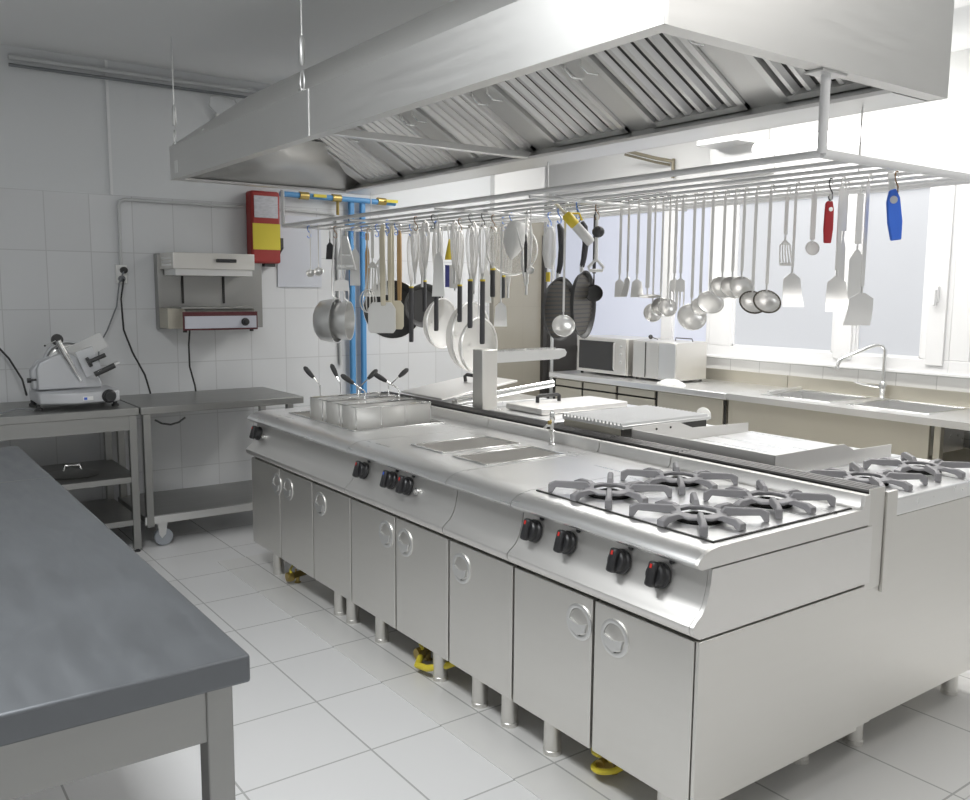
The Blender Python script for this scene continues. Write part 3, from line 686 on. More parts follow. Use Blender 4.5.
MB().box(2.15,2.75,1.75,2.35,zr+.009,ZC-.002).build('duct', 'steel_hood', hd)
# inner lip all round and the ledge on the right
lp = MB(); lp.box(HX0+wth+.0005,HX0+.055,HY0+.046,HY1-.061,HZ+.001,HZ+.010); lp.box(HX0+wth,HX1-wth,HY0+.0005,HY0+.045,HZ+.001,HZ+.010); lp.box(HX0+wth,HX1-wth,HY1-.06,HY1-.0005,HZ+.001,HZ+.012)
lp.build('lower_lip', 'steel_hood', hd)
MB().prism([(2.762,HZ+.055),(2.705,HZ+.010),(2.715,HZ),(2.925,HZ),(2.925,HZ+.014),(2.78,HZ+.014),(2.78,HZ+.055)], 'y', HY0+.05, HY1-.065).build('grease_gutter', 'satin', hd)
# filter bank: plane from (2.75, 2.255) up to (2.22, 2.56)
A = Vector((2.755,0,2.255)); Btop = Vector((2.26,0,2.53))
U = (Btop-A).normalized(); LEN = (Btop-A).length; Nn = Vector((-U.z,0,U.x)); Nn = Nn if Nn.z < 0 else -Nn   # faces down-left
backm = MB(); backm.add([(A.x,HY0+.02,A.z+.028),(A.x,HY1-.02,A.z+.028),(Btop.x,HY1-.02,Btop.z+.028),(Btop.x,HY0+.02,Btop.z+.028)], [(0,1,2,3)])
backm.build('filter_backing', 'steel_hood', hd, solid=.004)
MB().add([(Btop.x,HY0+.02,Btop.z+.03),(Btop.x,HY1-.02,Btop.z+.03),(1.66,HY1-.02,2.40),(1.66,HY0+.02,2.40)], [(0,1,2,3)]).build('inner_panel', 'steel_hood', hd, solid=.004)
# far slanted inner panel
MB().add([(1.66,HY1-.05,2.212),(2.76,HY1-.05,2.212),(2.76,HY1-.42,2.44),(1.66,HY1-.42,2.44)], [(0,1,2,3)]).build('inner_panel', 'steel_hood', hd, solid=.004)
def fp(a, y, o=0.):   # point on the filter plane: a along slope from bottom
    p = A + U*a + Nn*o; return Vector((p.x, y, p.z))
def fbox(mb, a0,a1,y0,y1,o0,o1):
    mb.add([fp(a,y,o) for o in (o0,o1) for y in (y0,y1) for a in (a0,a1)], [(0,2,3,1),(4,5,7,6),(0,1,5,4),(2,6,7,3),(0,4,6,2),(1,3,7,5)])
filt = [(1.56,1.98),(2.13,2.60),(2.74,3.21),(3.37,3.84),(4.0,4.45),(4.62,5.02)]
def slat(mb, a0,a1,yc,w,o0,o1):
    # inverted channel: sloping sides, chamfered ends
    mb.add([fp(a0,yc-w,o0),fp(a0,yc+w,o0),fp(a1,yc+w,o0),fp(a1,yc-w,o0),fp(a0+.006,yc-w*.45,o1),fp(a0+.006,yc+w*.45,o1),fp(a1-.006,yc+w*.45,o1),fp(a1-.006,yc-w*.45,o1)],
        [(0,3,2,1),(4,5,6,7),(0,1,5,4),(2,3,7,6),(1,2,6,5),(3,0,4,7)])
for i,(ya,yb) in enumerate(filt):
    fr = MB(); L0, L1, w = .012, LEN-.03, .028
    fbox(fr, L0,L0+w,ya,yb,.0,.028); fbox(fr, L1-w,L1,ya,yb,.0,.028); fbox(fr, L0,L1,ya,ya+w,.0,.028); fbox(fr, L0,L1,yb-w,yb,.0,.028)
    fo = fr.build('grease_filter', 'satin', hd)
    bk = MB(); fbox(bk, L0,L1,ya,yb,-.004,.002); bk.build('filter_back', 'grill', fo)
    n = 6
    for k in range(n):
        yc = ya+w + (yb-ya-2*w)*(k+.5)/n
        m_ = MB(); slat(m_, L0+w-.004, L1-w+.004, yc, (yb-ya-2*w)/n*.30, .004, .024)
        m_.build('baffle', 'satin', fo)
    for yy in (ya-.025, yb+.025) if i else (yb+.025,):
        MB().tube([fp(LEN*.62,yy-.012,.012),fp(LEN*.64,yy-.016,.03),fp(LEN*.70,yy,.045),fp(LEN*.76,yy+.016,.03),fp(LEN*.78,yy+.012,.012)], .004, 6).build('filter_handle', 'chrome', fo)
br = MB(); 
for (ya,yb) in zip([1.54]+[q[1] for q in filt], [q[0] for q in filt]+[5.15]):
    br = MB(); fbox(br, 0,LEN,ya+.002,yb-.002,.002,.014)
    br.build('blanking_panel', 'steel_hood', hd)
MB().box(HX0+.01,2.77,3.385,3.425,HZ+.004,HZ+.034).build('cross_brace', 'satin', hd, bevel=.003)
MB().box(HX0-.003,HX0,3.458,3.472,HZ,zf).build('seam_strip', 'satin', hd)
MB().box(HX0-.002,HX0,5.22,5.27,HZ+.03,HZ+.10).build('sticker', 'white', hd)
MB().prism([(HX0-.0,HY0-.013),(HX0+.014,HY0-.013),(HX0+.004,HY0-.003)], 'z', HZ, zf).build('corner_edge', 'satin', hd)
# suspension wires with turnbuckles
for y,nm in ((3.55,'hanging wire with turnbuckle at the middle of the hood edge'),(5.30,'hanging wire with turnbuckle at the far corner of the hood')):
    w_ = thing('suspension_wire', (1.625,y,zf), nm, 'wire', 'hood suspension wires')
    MB().tube([(1.625,y,2.62),(1.625,y,ZC-.003)], .003, 6).build('wire', 'satin', w_)
    MB().tube([(1.625,y,2.50),(1.625,y,2.515),(1.625,y,2.60),(1.625,y,2.62)], [.006,.013,.013,.006], 10).build('turnbuckle', 'satin', w_)
    MB().tube([(1.625,y+.02*math.cos(a*PI/5),2.435+.045*math.sin(a*PI/5)) for a in range(10)], .0045, 6, closed=True).build('hook', 'satin', w_)
    MB().lathe([(.016,-.006),(.016,.006)], (1.625,y,zf+.005), (0,1,0), 12).build('eyelet', 'chrome', w_)

# ================================================================ UTENSIL RACK
RZ = 1.975
rk = thing('utensil_rack', (2.82,3.48,RZ), 'white tubular utensil rack hanging below the hood', 'rack')
RX0, RX1, RY0, RY1 = 2.33, 3.29, 1.55, 5.42
MB().tube([(RX0,RY0,RZ),(RX1,RY0,RZ)], .014, 12).build('end_tube', 'frame', rk)
MB().tube([(RX0,RY1,RZ),(RX1,RY1,RZ)], .012, 12).build('end_tube', 'frame', rk)
for x in (RX0,RX1): MB().tube([(x,RY0,RZ),(x,RY1,RZ)], .011, 10).build('side_tube', 'frame', rk)
BARS = (2.50,2.64,2.77,2.90,3.03,3.16)
for x in BARS: MB().tube([(x,RY0,RZ-.004),(x,RY1,RZ-.004)], .007, 8).build('hanging_bar', 'frame', rk)
for y in (2.9,3.62,4.5): MB().tube([(RX0,y,RZ-.016),(RX1,y,RZ-.016)], .006, 8).build('cross_bar', 'frame', rk)
MB().tube([(RX0,RY0,RZ),(RX0,RY0,HZ)], .014, 12).build('post', 'frame', rk)
MB().box(RX0-.06,RX0+.06,RY0-.03,RY0+.03,HZ-.006,HZ-.0005).build('mounting_plate', 'satin', rk)
MB().tube([(RX0,RY1,RZ),(RX0,RY1,RZ+.005),(RX0,RY1,HZ)], .012, 12).build('post', 'frame', rk)
for (x,y) in ((2.85,3.405),(2.85,5.2),(2.85,1.75)): MB().tube([(x,y,HZ),(x,y,RZ)], .003, 6).build('hanger_rod', 'satin', rk)

# ================================================================ UTENSILS
BT = RZ+.003     # top of a bar
def hook_top(mb, x, y, z, r=.0035, R=.011):
    """own hooked end of a utensil over the bar at x (bar centre RZ-.004); stem goes down at x-R"""
    cz = RZ-.004
    mb.tube([(x-R*1.0,y,z)]+[(x+R*math.cos(math.radians(a)), y, cz+R*math.sin(math.radians(a))) for a in (180,150,120,90,60,30,0)]+[(x+R,y,cz-.012)], r, 6)
def s_hook(x, y, m, label, group='S hooks on the rack', drop=.055):
    cz = RZ-.004; R = .0105
    p = [(x+R,y,cz-.008)]+[(x+R*math.cos(math.radians(a)), y, cz+R*math.sin(math.radians(a))) for a in (0,45,90,135,180)]
    p += [(x-R,y,cz-.012),(x-.004,y,cz-drop*.45),(x+.010,y,cz-drop*.7)]
    p += [(x+.012*math.cos(math.radians(a)), y, cz-drop+.012*math.sin(math.radians(a))) for a in (20,-20,-60,-100,-150,170)]
    o = MB().tube(p, .0026, 6).build('s_hook', m)
    return tag(o, label, 'hook', group)
def stem(mb, x, y, z0, wid=.006, th=.0022):
    """flat strip stem from the bar down to z0"""
    hook_top(mb, x, y, RZ-.03, .003)
    mb.box(x-.011-th, x-.011+th, y-wid, y+wid, z0, RZ-.02)
GU = 'steel utensils on the right of the rack'
YAW = math.radians(54)
def face(mb, x, y, ang=YAW):
    """turn about a vertical axis through x,y so that the broad side looks down the aisle"""
    m = Matrix.Translation((x,y,0)) @ Matrix.Rotation(ang,4,'Z') @ Matrix.Translation((-x,-y,0))
    return mb.xf(m)
def utensil(name, x, y, zneck, head, hm, label, cat, wid=.006, stemm='utensil', group=GU, ang=YAW, th=.0022, hname='head'):
    t = thing(name, (x,y,zneck), label, cat, group)
    s_ = MB(); hook_top(s_, x, y, RZ-.03, .003)
    s_.build('hook_end', stemm, t)
    m = MB(); m.box(-th,th,-wid,wid,0,RZ-.028-zneck); m.xf(Matrix.Translation((x-.011,y,zneck)) @ Matrix.Rotation(ang+PI/2*0,4,'Z'))
    m.build('handle', stemm, t)
    h_ = head; h_.xf(Matrix.Translation((x-.011,y,zneck)) @ Matrix.Rotation(ang,4,'Z'))
    h_.build(hname, hm, t)
    return t
# heads are built around origin (neck at z=0, hanging down), broad side facing -x/+x... width along y
def bowl(r, tilt=-25, depth=.55, drop=.03, n=20):
    m = MB(); pr = []
    for i in range(9):
        a = PI/2*i/8; pr.append((max(r*math.sin(a),.0005), -r*depth*math.cos(a)))
    pr2 = [(max(q[0]-.0018,.0004), q[1]+.0018) for q in reversed(pr)]
    m.lathe(pr+pr2, (0,0,0), (0,0,1), n)
    m.xf(Matrix.Translation((-r*.25,0,-drop-r*.8)) @ Matrix.Rotation(math.radians(tilt),4,'Y'))
    m.tube([(0,0,.004),(0,0,-drop*.6),(-.002,0,-drop-r*.15)], [.003,.004,.003], 6)
    return m
def blade(w0, w1, h, bend=.0, th=.0014, slots=0):
    m = MB(); n = 6
    m.tube([(0,0,.004),(0,0,-.012),(.002,0,-.03)], [.003,.0045,.004], 6)
    # tapered plate, slightly dished, optionally slotted (made of strips)
    k = max(1, slots*2+1)
    for s in range(k):
        if slots and s % 2 and True:
            zr_ = [(0,.18),(.88,1)]
        else: zr_ = [(0,1)]
        for (t0,t1) in zr_:
            def W(t): return (w0*min(1,t*5+.25) if t < .15 else w0+(w1-w0)*t)
            ts = [t0+(t1-t0)*i/n for i in range(n+1)]
            vs = []
            for t_ in ts:
                for q in (s/k, (s+1)/k):
                    for o in (-th,th):
                        vs.append((o+bend*t_*t_, (q-.5)*2*W(t_), -.022-h*t_))
            fs = []
            for i in range(n):
                a = i*4; b_ = a+4
                fs += [(a,b_,b_+2,a+2),(a+1,a+3,b_+3,b_+1),(a,a+1,b_+1,b_),(a+2,b_+2,b_+3,a+3)]
            fs += [(0,2,3,1),(n*4,n*4+1,n*4+3,n*4+2)]
            m.add(vs, fs)
    return m
def fork(w, h, tines=3):
    m = blade(w*.9, w, h*.45)
    for i in range(tines):
        yy = (i/(tines-1)-.5)*2*(w-.004)
        m.tube([(0,yy,-.022-h*.42),(-.004,yy,-.022-h*.7),(0,yy,-.022-h)], [.004,.0035,.0015], 6)
    return m
def disc(r, drop=.03):
    m = MB(); m.tube([(0,0,.004),(-.004,0,-drop),(-.02,0,-drop-.01)], .004, 6)
    m.lathe([(.0005,0),(r*.9,.004),(r,.008),(r,.010),(.0005,.004)], (-r-.02,0,-drop-.014), (.12,0,1), 20); return m
X = 2.90
utensil('serving_spoon', X,2.93,1.650, blade(.018,.024,.08,-.02), 'utensil','leftmost steel serving spoon of the row hanging before the window','serving spoon')
utensil('serving_spoon', X,2.88,1.662, blade(.018,.026,.09,-.02), 'utensil','steel serving spoon second from the left in the row before the window','serving spoon', ang=YAW-1.1)
utensil('serving_spoon', X,2.82,1.650, blade(.020,.030,.08,-.02), 'utensil','steel serving spoon third from the left in the row before the window','serving spoon')
utensil('skimmer', X,2.755,1.590, disc(.050), 'utensil','flat round skimmer hanging horizontally between spoons and small ladles','skimmer', wid=.009)
for i,(yy,zz) in enumerate(((2.72,1.545),(2.675,1.572),(2.635,1.570))):
    utensil('sauce_ladle', X,yy,zz, bowl(.042,-75,.75,.03), 'utensil',
      ['small deep steel ladle hanging lowest, just right of the flat skimmer','middle one of three small deep ladles beside the flat skimmer','small deep steel ladle just left of the two forks'][i],'ladle', wid=.004)
utensil('serving_fork', X,2.60,1.650, fork(.020,.12,3), 'utensil','left one of the two steel serving forks in the row','fork')
utensil('serving_fork', X,2.565,1.652, fork(.020,.125,3), 'utensil','right one of the two steel serving forks in the row','fork')
utensil('soup_ladle', X,2.50,1.550, bowl(.062,-60,.62,.03), 'utensil','big round steel ladle hanging lowest, right of the forks','ladle')
utensil('serving_spoon', X,2.455,1.565, bowl(.040,-70,.35,.02), 'utensil','dark-necked steel spoon half hidden behind the big round ladle','serving spoon')
utensil('serving_spoon', X,2.405,1.597, bowl(.056,-55,.35,.02), 'utensil','wide oval steel spoon slanting between big ladle and ladle trio','serving spoon')
for i,(yy,lb) in enumerate(((2.345,'left one of the three bright ladles hanging side by side at the window frame'),(2.295,'middle one of the three bright ladles hanging side by side at the window frame'),(2.25,'right one of the three bright ladles hanging side by side at the window frame'))):
    utensil('soup_ladle', X,yy,1.656, bowl(.050,-60,.6,.022), 'utensil', lb,'ladle')
for yy,zz,lb in ((2.195,1.600,'left one of the two dark-rimmed round skimmer ladles'),(2.13,1.604,'right one of the two dark-rimmed round skimmer ladles')):
    t = utensil('skimmer_ladle', X,yy,zz, bowl(.050,-55,.55,.025), 'utensil', lb,'skimmer')
    r_ = MB().tube([(.051*math.cos(2*PI*i/24),.051*math.sin(2*PI*i/24),0) for i in range(24)], .0035, 6, closed=True)
    r_.xf(Matrix.Translation((-.0125,0,-.065)) @ Matrix.Rotation(math.radians(-55),4,'Y')).xf(Matrix.Translation((X-.011,yy,zz)) @ Matrix.Rotation(YAW,4,'Z')).build('dark_rim','pan',t)
utensil('slotted_turner', 3.03,2.15,1.80, blade(.020,.028,.10,-.03,slots=4), 'white','white plastic slotted turner behind the first steel turner','turner', stemm='white', wid=.007)
utensil('spatula_turner', X,2.02,1.668, blade(.030,.040,.125,-.03), 'utensil','steel turner with plain square blade, left of the red peeler','turner', wid=.005)
utensil('plastic_spoon', 3.03,2.03,1.775, bowl(.028,-80,.3,.01), 'white','white plastic spoon just left of the red opener','spoon', stemm='white', wid=.010)
utensil('spatula_turner', X,1.835,1.655, blade(.030,.046,.125,-.03), 'utensil','steel turner with flared blade, right of the red opener','turner', wid=.008)
utensil('palette_knife', 3.03,1.90,1.80, blade(.010,.012,.24,0), 'utensil','long narrow palette knife behind the flared turner','knife', wid=.010)
utensil('plastic_scraper', 3.16,1.92,1.76, blade(.028,.03,.22,0), 'white','long white plastic scraper behind the two rightmost turners','scraper', stemm='white', wid=.012)
utensil('scoop_turner', X,1.735,1.597, blade(.040,.048,.115,.03), 'utensil','rightmost steel turner with deep scoop-like blade','turner', wid=.006)
# red opener
s_hook(X,1.885,'greypl','dark S hook holding the red opener')
t = thing('can_opener', (X,1.885,1.75), 'red-handled opener hanging from a dark hook among the turners', 'can opener')
face(MB().prism([(-.012,0),(.014,0),(.018,.05),(.016,.14),(.010,.150),(-.010,.150),(-.016,.12),(-.017,.05)], 'x', -.006,.006).xf(Matrix.Translation((X+.004,1.885,1.752))), X, 1.885).build('handle', 'redb', t, bevel=.004)
face(MB().tube([(X+.004,1.885,1.90),(X+.004,1.882,1.925)], .006, 8), X,1.885).build('steel_tip', 'chrome', t)
face(MB().lathe([(.008,-.009),(.008,.009)], (X+.004,1.883,1.872), (1,0,0), 12), X,1.885).build('rivet', 'chrome', t)
# blue peeler/scissors
s_hook(2.90,1.64,'brownhook','brown S hook holding the blue opener')
t = thing('kitchen_scissors', (X,1.64,1.75), 'blue plastic-handled tool hanging at the right end of the rack', 'scissors')
m = MB(); m.prism([(-.018,0),(.018,0),(.024,.06),(.022,.13),(.010,.168),(-.012,.172),(-.024,.14),(-.026,.06)], 'x', -.007,.007)
m.xf(Matrix.Rotation(math.radians(-8),4,'X')); face(m.xf(Matrix.Translation((X,1.63,1.752))), X, 1.63).build('handle', 'blue', t, bevel=.005)
m = MB().lathe([(.013,-.0085),(.013,.0085)], (0,0,.135), (1,0,0), 16); m.xf(Matrix.Rotation(math.radians(-8),4,'X')); face(m.xf(Matrix.Translation((X,1.63,1.752))), X,1.63).build('hole', 'paper', t)
m = MB().box(-.002,.002,-.010,.010,.165,.25); m.xf(Matrix.Rotation(math.radians(-8),4,'X')); face(m.xf(Matrix.Translation((X,1.63,1.752))), X,1.63).build('blade', 'chrome', t)

# ---- centre group
t = thing('torch_lighter', (2.77,3.08,1.83), 'slanting white and yellow cylindrical tool hooked on the rack', 'lighter')
d = Vector((.42,-.30,-.55)).normalized(); p0 = Vector((2.66,3.14,1.985))
MB().tube([p0, p0+d*.10], .007, 8).build('nozzle', 'cream', t)
MB().tube([p0+d*.085, p0+d*.095, p0+d*.15, p0+d*.155], [.016,.024,.024,.020], 14).build('collar', 'yellow', t)
MB().tube([p0+d*.155, p0+d*.16, p0+d*.255, p0+d*.265], [.02,.023,.023,.018], 16).build('barrel', 'white', t)
MB().tube([p0+d*.10+Vector((.02,0,.015)),p0+d*.12+Vector((.045,-.01,.03)),p0+d*.15+Vector((.035,-.01,.02))], .005, 8).build('trigger_loop', 'yellow', t)
s_hook(2.77,3.09,'bluehook','blue S hook holding the white and yellow tool')
def grill_pan(x, y, ztop, zh, zbot, ang, label):
    t = thing('grill_pan', (x,y,zbot), label, 'grill pan', 'black ribbed grill pans')
    r = (zh-zbot)/2; cz = (zh+zbot)/2
    R = Matrix.Translation((x,y,0)) @ Matrix.Rotation(ang,4,'Z')
    m = MB().lathe([(.0005,0),(r*.92,0),(r,.022),(r*1.02,.024),(r*.97,.022),(r*.90,.005),(.0005,.005)], (0,0,cz), (-1,0,0), 36).xf(R); m.build('pan', 'blackpl', t)
    ribs = MB().lathe([(.0005,.0052),(r*.89,.0052),(r*.89,.007),(.0005,.007)], (0,0,cz), (-1,0,0), 30).xf(R).build('ribbed_base', 'pan', t)
    for i in range(-6,7):
        hh = i*r*.88/6.8; w = math.sqrt(max((r*.88)**2-hh*hh, 1e-5))
        MB().box(-.0115,-.0068,-w,w,cz+hh-.0035,cz+hh+.0035).xf(R).build('rib', 'blackpl', t)
    MB().box(-.010,.004,-.011,.011,zh-.006,zh+.028).xf(R).build('handle_collar', 'satin', t)
    MB().tube([(-.003,0,zh+.02),(-.012,0,zh+.06),(-.020,0,zh+(ztop-zh)*.55),(-.012,0,ztop-.03),(0,0,ztop-.005)], [.012,.014,.016,.016,.010], 12).xf(R).build('handle', 'greypl', t)
    return t
grill_pan(X, 3.375, 1.905, 1.64, 1.325, YAW+.95, 'left one of two black ribbed grill pans hanging from the rack')
grill_pan(X+.02, 3.225, 1.910, 1.67, 1.345, YAW+1.12, 'right one of two black ribbed grill pans, seen more edge-on')
s_hook(2.90,3.37,'bluehook','blue S hook holding the left grill pan')
s_hook(2.90,3.23,'greypl','dark S hook holding the right grill pan')
utensil('soup_ladle', 2.77,3.165,1.475, bowl(.055,-65,.55,.02), 'utensil','long steel ladle hanging in front of the two grill pans','ladle', wid=.005, group='utensils in the middle of the rack')
utensil('black_ladle', 3.03,3.24,1.66, bowl(.045,-70,.5,.06), 'blackpl','small black plastic ladle behind the grill pans','ladle', stemm='greypl', wid=.008, group='utensils in the middle of the rack')
t = thing('bottle_opener', (X,3.10,1.66), 'white triangular bottle opener beside the grill pans', 'bottle opener')
face(MB().tube([(X,3.10,1.93),(X,3.10,1.71)], [.007,.009], 8), X, 3.10).build('shaft','white',t)
face(MB().tube([(X,3.10,1.725),(X,3.135,1.685),(X,3.13,1.67),(X,3.07,1.67),(X,3.065,1.685)], .008, 8, closed=True), X,3.10).build('loop','white',t)
MB().sphere((X,3.09,1.850), .030, 14, (1,1,.9)).build('black_ball','blackpl',t)
s_hook(X,3.10,'brownhook','brown S hook behind the slanting white and yellow tool')
t = thing('plastic_bag', (3.03,3.60,1.68), 'clear plastic sleeve hanging left of the grill pans', 'bag')
face(MB().prism([(-.02,0),(.02,.01),(.035,.08),(.034,.17),(.02,.225),(-.015,.23),(-.034,.19),(-.036,.07)], 'x', -.012,.012).xf(Matrix.Translation((3.03,3.60,1.683))), 3.03,3.60).build('sleeve','clear',t, bevel=.01)
MB().box(2.99,3.0,3.55,3.575,1.62,1.67).build('yellow_tip','yellow',t)
s_hook(3.03,3.60,'bluehook','blue S hook holding the clear plastic sleeve')
utensil('sharpening_steel', X,3.62,1.86, blade(.010,.006,.17,0), 'blackpl','small black-handled tool right of the white cloth funnel','knife', stemm='chrome', wid=.004, group='utensils in the middle of the rack')
utensil('whisk_ball', 2.77,3.42,1.70, bowl(.02,-80,.5,.01), 'utensil','small steel measuring spoon left of the grill pans','spoon', wid=.003, group='utensils in the middle of the rack')

# cloth funnel
t = thing('cloth_funnel', (X,3.74,1.72), 'white cloth funnel strainer with a dangling string', 'strainer')
MB().lathe([(.045,.20),(.062,.15),(.060,.09),(.03,.03),(.004,.0),(.002,.004),(.028,.036),(.057,.09),(.059,.15),(.042,.20)], (X,3.76,1.735), (.15,-.1,1), 18, cap=False).build('cloth_cone','white',t)
MB().tube([(X-.02,3.69,1.90),(X,3.66,1.78),(X-.01,3.65,1.72),(X,3.635,1.60)], [.004,.006,.010,.003], 8).build('string','white',t)
s_hook(X,3.76,'bluehook','blue S hook holding the white cloth funnel')
# round sieves (rim ring + mesh bowl)
def sieve(x, y, zc, r, ang, label, depth=.5, m='mesh', tilt=0, group='round mesh sieves'):
    t = thing('mesh_sieve', (x,y,zc-r), label, 'sieve', group)
    R = Matrix.Translation((x,y,zc)) @ Matrix.Rotation(ang,4,'Z') @ Matrix.Rotation(tilt,4,'X')
    MB().tube([(0,r*math.cos(2*PI*i/36),r*math.sin(2*PI*i/36)) for i in range(36)], .005, 6, closed=True).xf(R).build('rim','utensil',t)
    pr = [(max(r*math.sin(PI/2*i/8),.0005), -r*depth*math.cos(PI/2*i/8)) for i in range(9)]
    MB().lathe(pr, (0,0,0), (-1,0,0), 30, cap=False).xf(R).build('mesh_bowl', m, t, solid=.0015)
    zt = RZ-.004+.011-zc
    MB().tube([(0,-.012,r*.98),(0,-.006,(r+zt)/2),(0,0,zt-.02)], .003, 6).xf(R).build('hanger_wire','utensil',t)
    MB().tube([(0,.012,r*.98),(0,.006,(r+zt)/2),(0,0,zt-.02)], .003, 6).xf(R).build('hanger_wire','utensil',t)
    return t
sieve(3.03,3.92,1.80,.140, YAW, 'round wire sieve ring behind the white cloth funnel', .25, 'mesh3')
M['mesh2'] = mat('white_mesh', (.86,.85,.82), .5, .1, alpha=.5)
sieve(3.03,4.62,1.365,.155, YAW+.95, 'pale mesh sieve, leftmost of the three big ones behind the whisks', .6,'mesh2')
sieve(3.03,4.30,1.30,.205, YAW+1.0, 'biggest pale mesh sieve, hanging lowest behind the whisks', .6,'mesh2')
sieve(2.90,4.04,1.26,.16, YAW+.9, 'pale mesh sieve nearest the steel post, rightmost of three', .5,'mesh2')
# whisks hung upside down
def whisk(x, y, zc, zb, label, h_m='greypl', big=.035):
    """zc: yellow collar height, zb: bottom of grip; wires loop up to the rack"""
    t = thing('balloon_whisk', (x,y,zb), label, 'whisk', 'wire whisks hung with the grip down')
    zt = RZ-.05
    n = 5
    L_ = zt-zc
    for k in range(n):
        a = PI*k/n + .2
        pts = []
        for i in range(13):
            u = i/12; s_ = math.sin(PI*u)
            w = big*(math.sin(PI*min(u,1-u)) ** .8) if False else 0
            ph = 2*PI*u
            # loop: up one side, over the top, down the other
            hgt = L_*(1-math.cos(ph))/2
            side = math.sin(ph)*big*(.35+.65*(hgt/L_))
            pts.append((x+side*math.cos(a), y+side*math.sin(a), zc-.01+hgt+.01*k/n))
        MB().tube(pts, .0014, 5).build('wire_loop','utensil',t)
    MB().tube([(x,y,zc-.035),(x,y,zc+.03)], [.009,.006], 10).build('neck','satin',t)
    MB().tube([(x,y,zc-.012),(x,y,zc-.002)], .0145, 12).build('yellow_collar','yellow',t)
    MB().tube([(x,y,zb),(x,y,zb+.01),(x,y,zc-.02),(x,y,zc-.012)], [.012,.0145,.0135,.013], 12).build('grip', h_m, t)
    return t
W = [(2.90,4.78,1.596,1.245,'leftmost whisk with long dark grip and yellow collar, beside the white scrapers'),
     (3.03,4.83,1.636,1.432,'short whisk with its grip just right of the leftmost whisk'),
     (2.90,4.49,1.615,1.327,'whisk with yellow collar in front of the leftmost pale sieve'),
     (2.90,4.24,1.608,1.389,'shorter whisk left of the two long central whisks'),
     (2.77,3.95,1.634,1.368,'long whisk between the shorter one and the longest right-hand one'),
     (2.77,3.835,1.633,1.287,'longest right-hand whisk in front of the lowest sieves'),
     (2.90,3.92,1.695,1.537,'small whisk with short grip left of the sieve ring bottom'),
     (3.03,4.00,1.660,1.531,'rightmost small whisk with plain dark grip')]
for w in W: whisk(*w)
hk = [(2.90,4.78,'bluehook','blue S hook over the leftmost whisk'),(2.90,4.49,'bluehook','blue S hook over the whisk before the left sieve'),
      (2.90,4.24,'brownhook','brown S hook over the shorter middle whisk'),(2.77,3.95,'greypl','dark S hook over the long whisk'),
      (2.77,3.835,'greypl','dark S hook over the longest right-hand whisk'),(2.90,3.92,'brownhook','brown S hook over the small short-grip whisk'),
      (3.03,4.00,'bluehook','blue S hook over the rightmost small whisk'),(3.03,4.83,'bluehook','blue S hook over the short whisk')]
for x,y,m,l in hk: s_hook(x,y,m,l)
# more whisks and wire beaters packed between
WB = [(3.16,4.62,1.60,'wire beater far behind the leftmost sieve'),(3.03,4.48,1.62,'wire beater between the yellow cone and the left sieve'),
 (2.77,4.28,1.63,'wire beater in front of the yellow cone'),(2.90,4.10,1.62,'wire beater right behind the long whisk'),
 (3.16,4.12,1.58,'wire beater at the back behind the lowest sieve'),(3.03,3.78,1.66,'wire beater right of the whisks, before the sieve ring'),
 (2.77,4.52,1.66,'wire beater on the near bar, right of the leftmost whisk'),(2.64,4.20,1.68,'wire beater on the bar nearest the hood edge'),
 (2.90,4.65,1.64,'wire beater left of the yellow cone'),(3.03,4.28,1.60,'wire beater straight behind the shorter middle whisk'),
 (2.77,4.10,1.66,'wire beater between the shorter and the long whisk'),(3.16,3.95,1.60,'wire beater behind the longest whisk')]
for x,y,zb,lb in WB:
    t = thing('wire_beater', (x,y,zb), lb, 'beater', 'handle-less wire beaters among the whisks')
    L_ = RZ-.02-zb
    for k in range(7):
        a = PI*k/7; R_ = .034
        pts = []
        for i in range(13):
            ph = 2*PI*i/12; hh = (1-math.cos(ph))/2; sd = math.sin(ph)*R_*(.4+.6*hh)
            pts.append((x+sd*math.cos(a), y+sd*math.sin(a), zb+L_*hh))
        MB().tube(pts, .0019, 5).build('wire','utensil',t)
    MB().tube([(x,y,zb-.05),(x,y,zb+.02)], .007, 8).build('neck','satin',t)
t = thing('piping_cone', (2.90,4.35,1.75), 'yellow cone hanging among the whisk wires', 'cone')
MB().lathe([(.001,.12),(.006,.115),(.028,.0),(.024,.0)], (2.90,4.35,1.75), (0,0,1), 16).build('cone','yellow',t)
MB().tube([(2.90,4.35,1.865),(2.889,4.35,1.95),(2.90,4.35,1.982)], .002, 6).build('string','white',t)
t = thing('thermometer', (2.95,4.40,1.59), 'white thermometer card with a dark blue strip behind the whisks', 'thermometer')
face(MB().box(2.948,2.952,4.34,4.40,1.585,1.72), 2.95,4.37).build('card','white',t)
face(MB().box(2.942,2.9475,4.40,4.425,1.59,1.72), 2.95,4.37).build('blue_strip','bluestrip',t)
MB().tube([(2.95,4.38,1.72),(2.91,4.38,1.90),(2.90,4.38,1.98)], .002, 6).build('string','white',t)
utensil('plastic_scraper', 2.64,4.05,1.80, blade(.02,.035,.24,0), 'white','broad white plastic scraper hanging among the whisks','scraper', stemm='white', wid=.006, group='white scrapers')
utensil('plastic_scraper', 3.16,4.32,1.72, blade(.02,.03,.2,0), 'white','slim white plastic scraper behind the central whisks','scraper', stemm='white', wid=.006, group='white scrapers')
utensil('steel_spatula', X,3.83,1.53, blade(.028,.036,.13,.02), 'utensil','short steel spatula hanging right of the whisks beside the shaded end of the back wall','spatula', wid=.004, group='utensils in the middle of the rack')

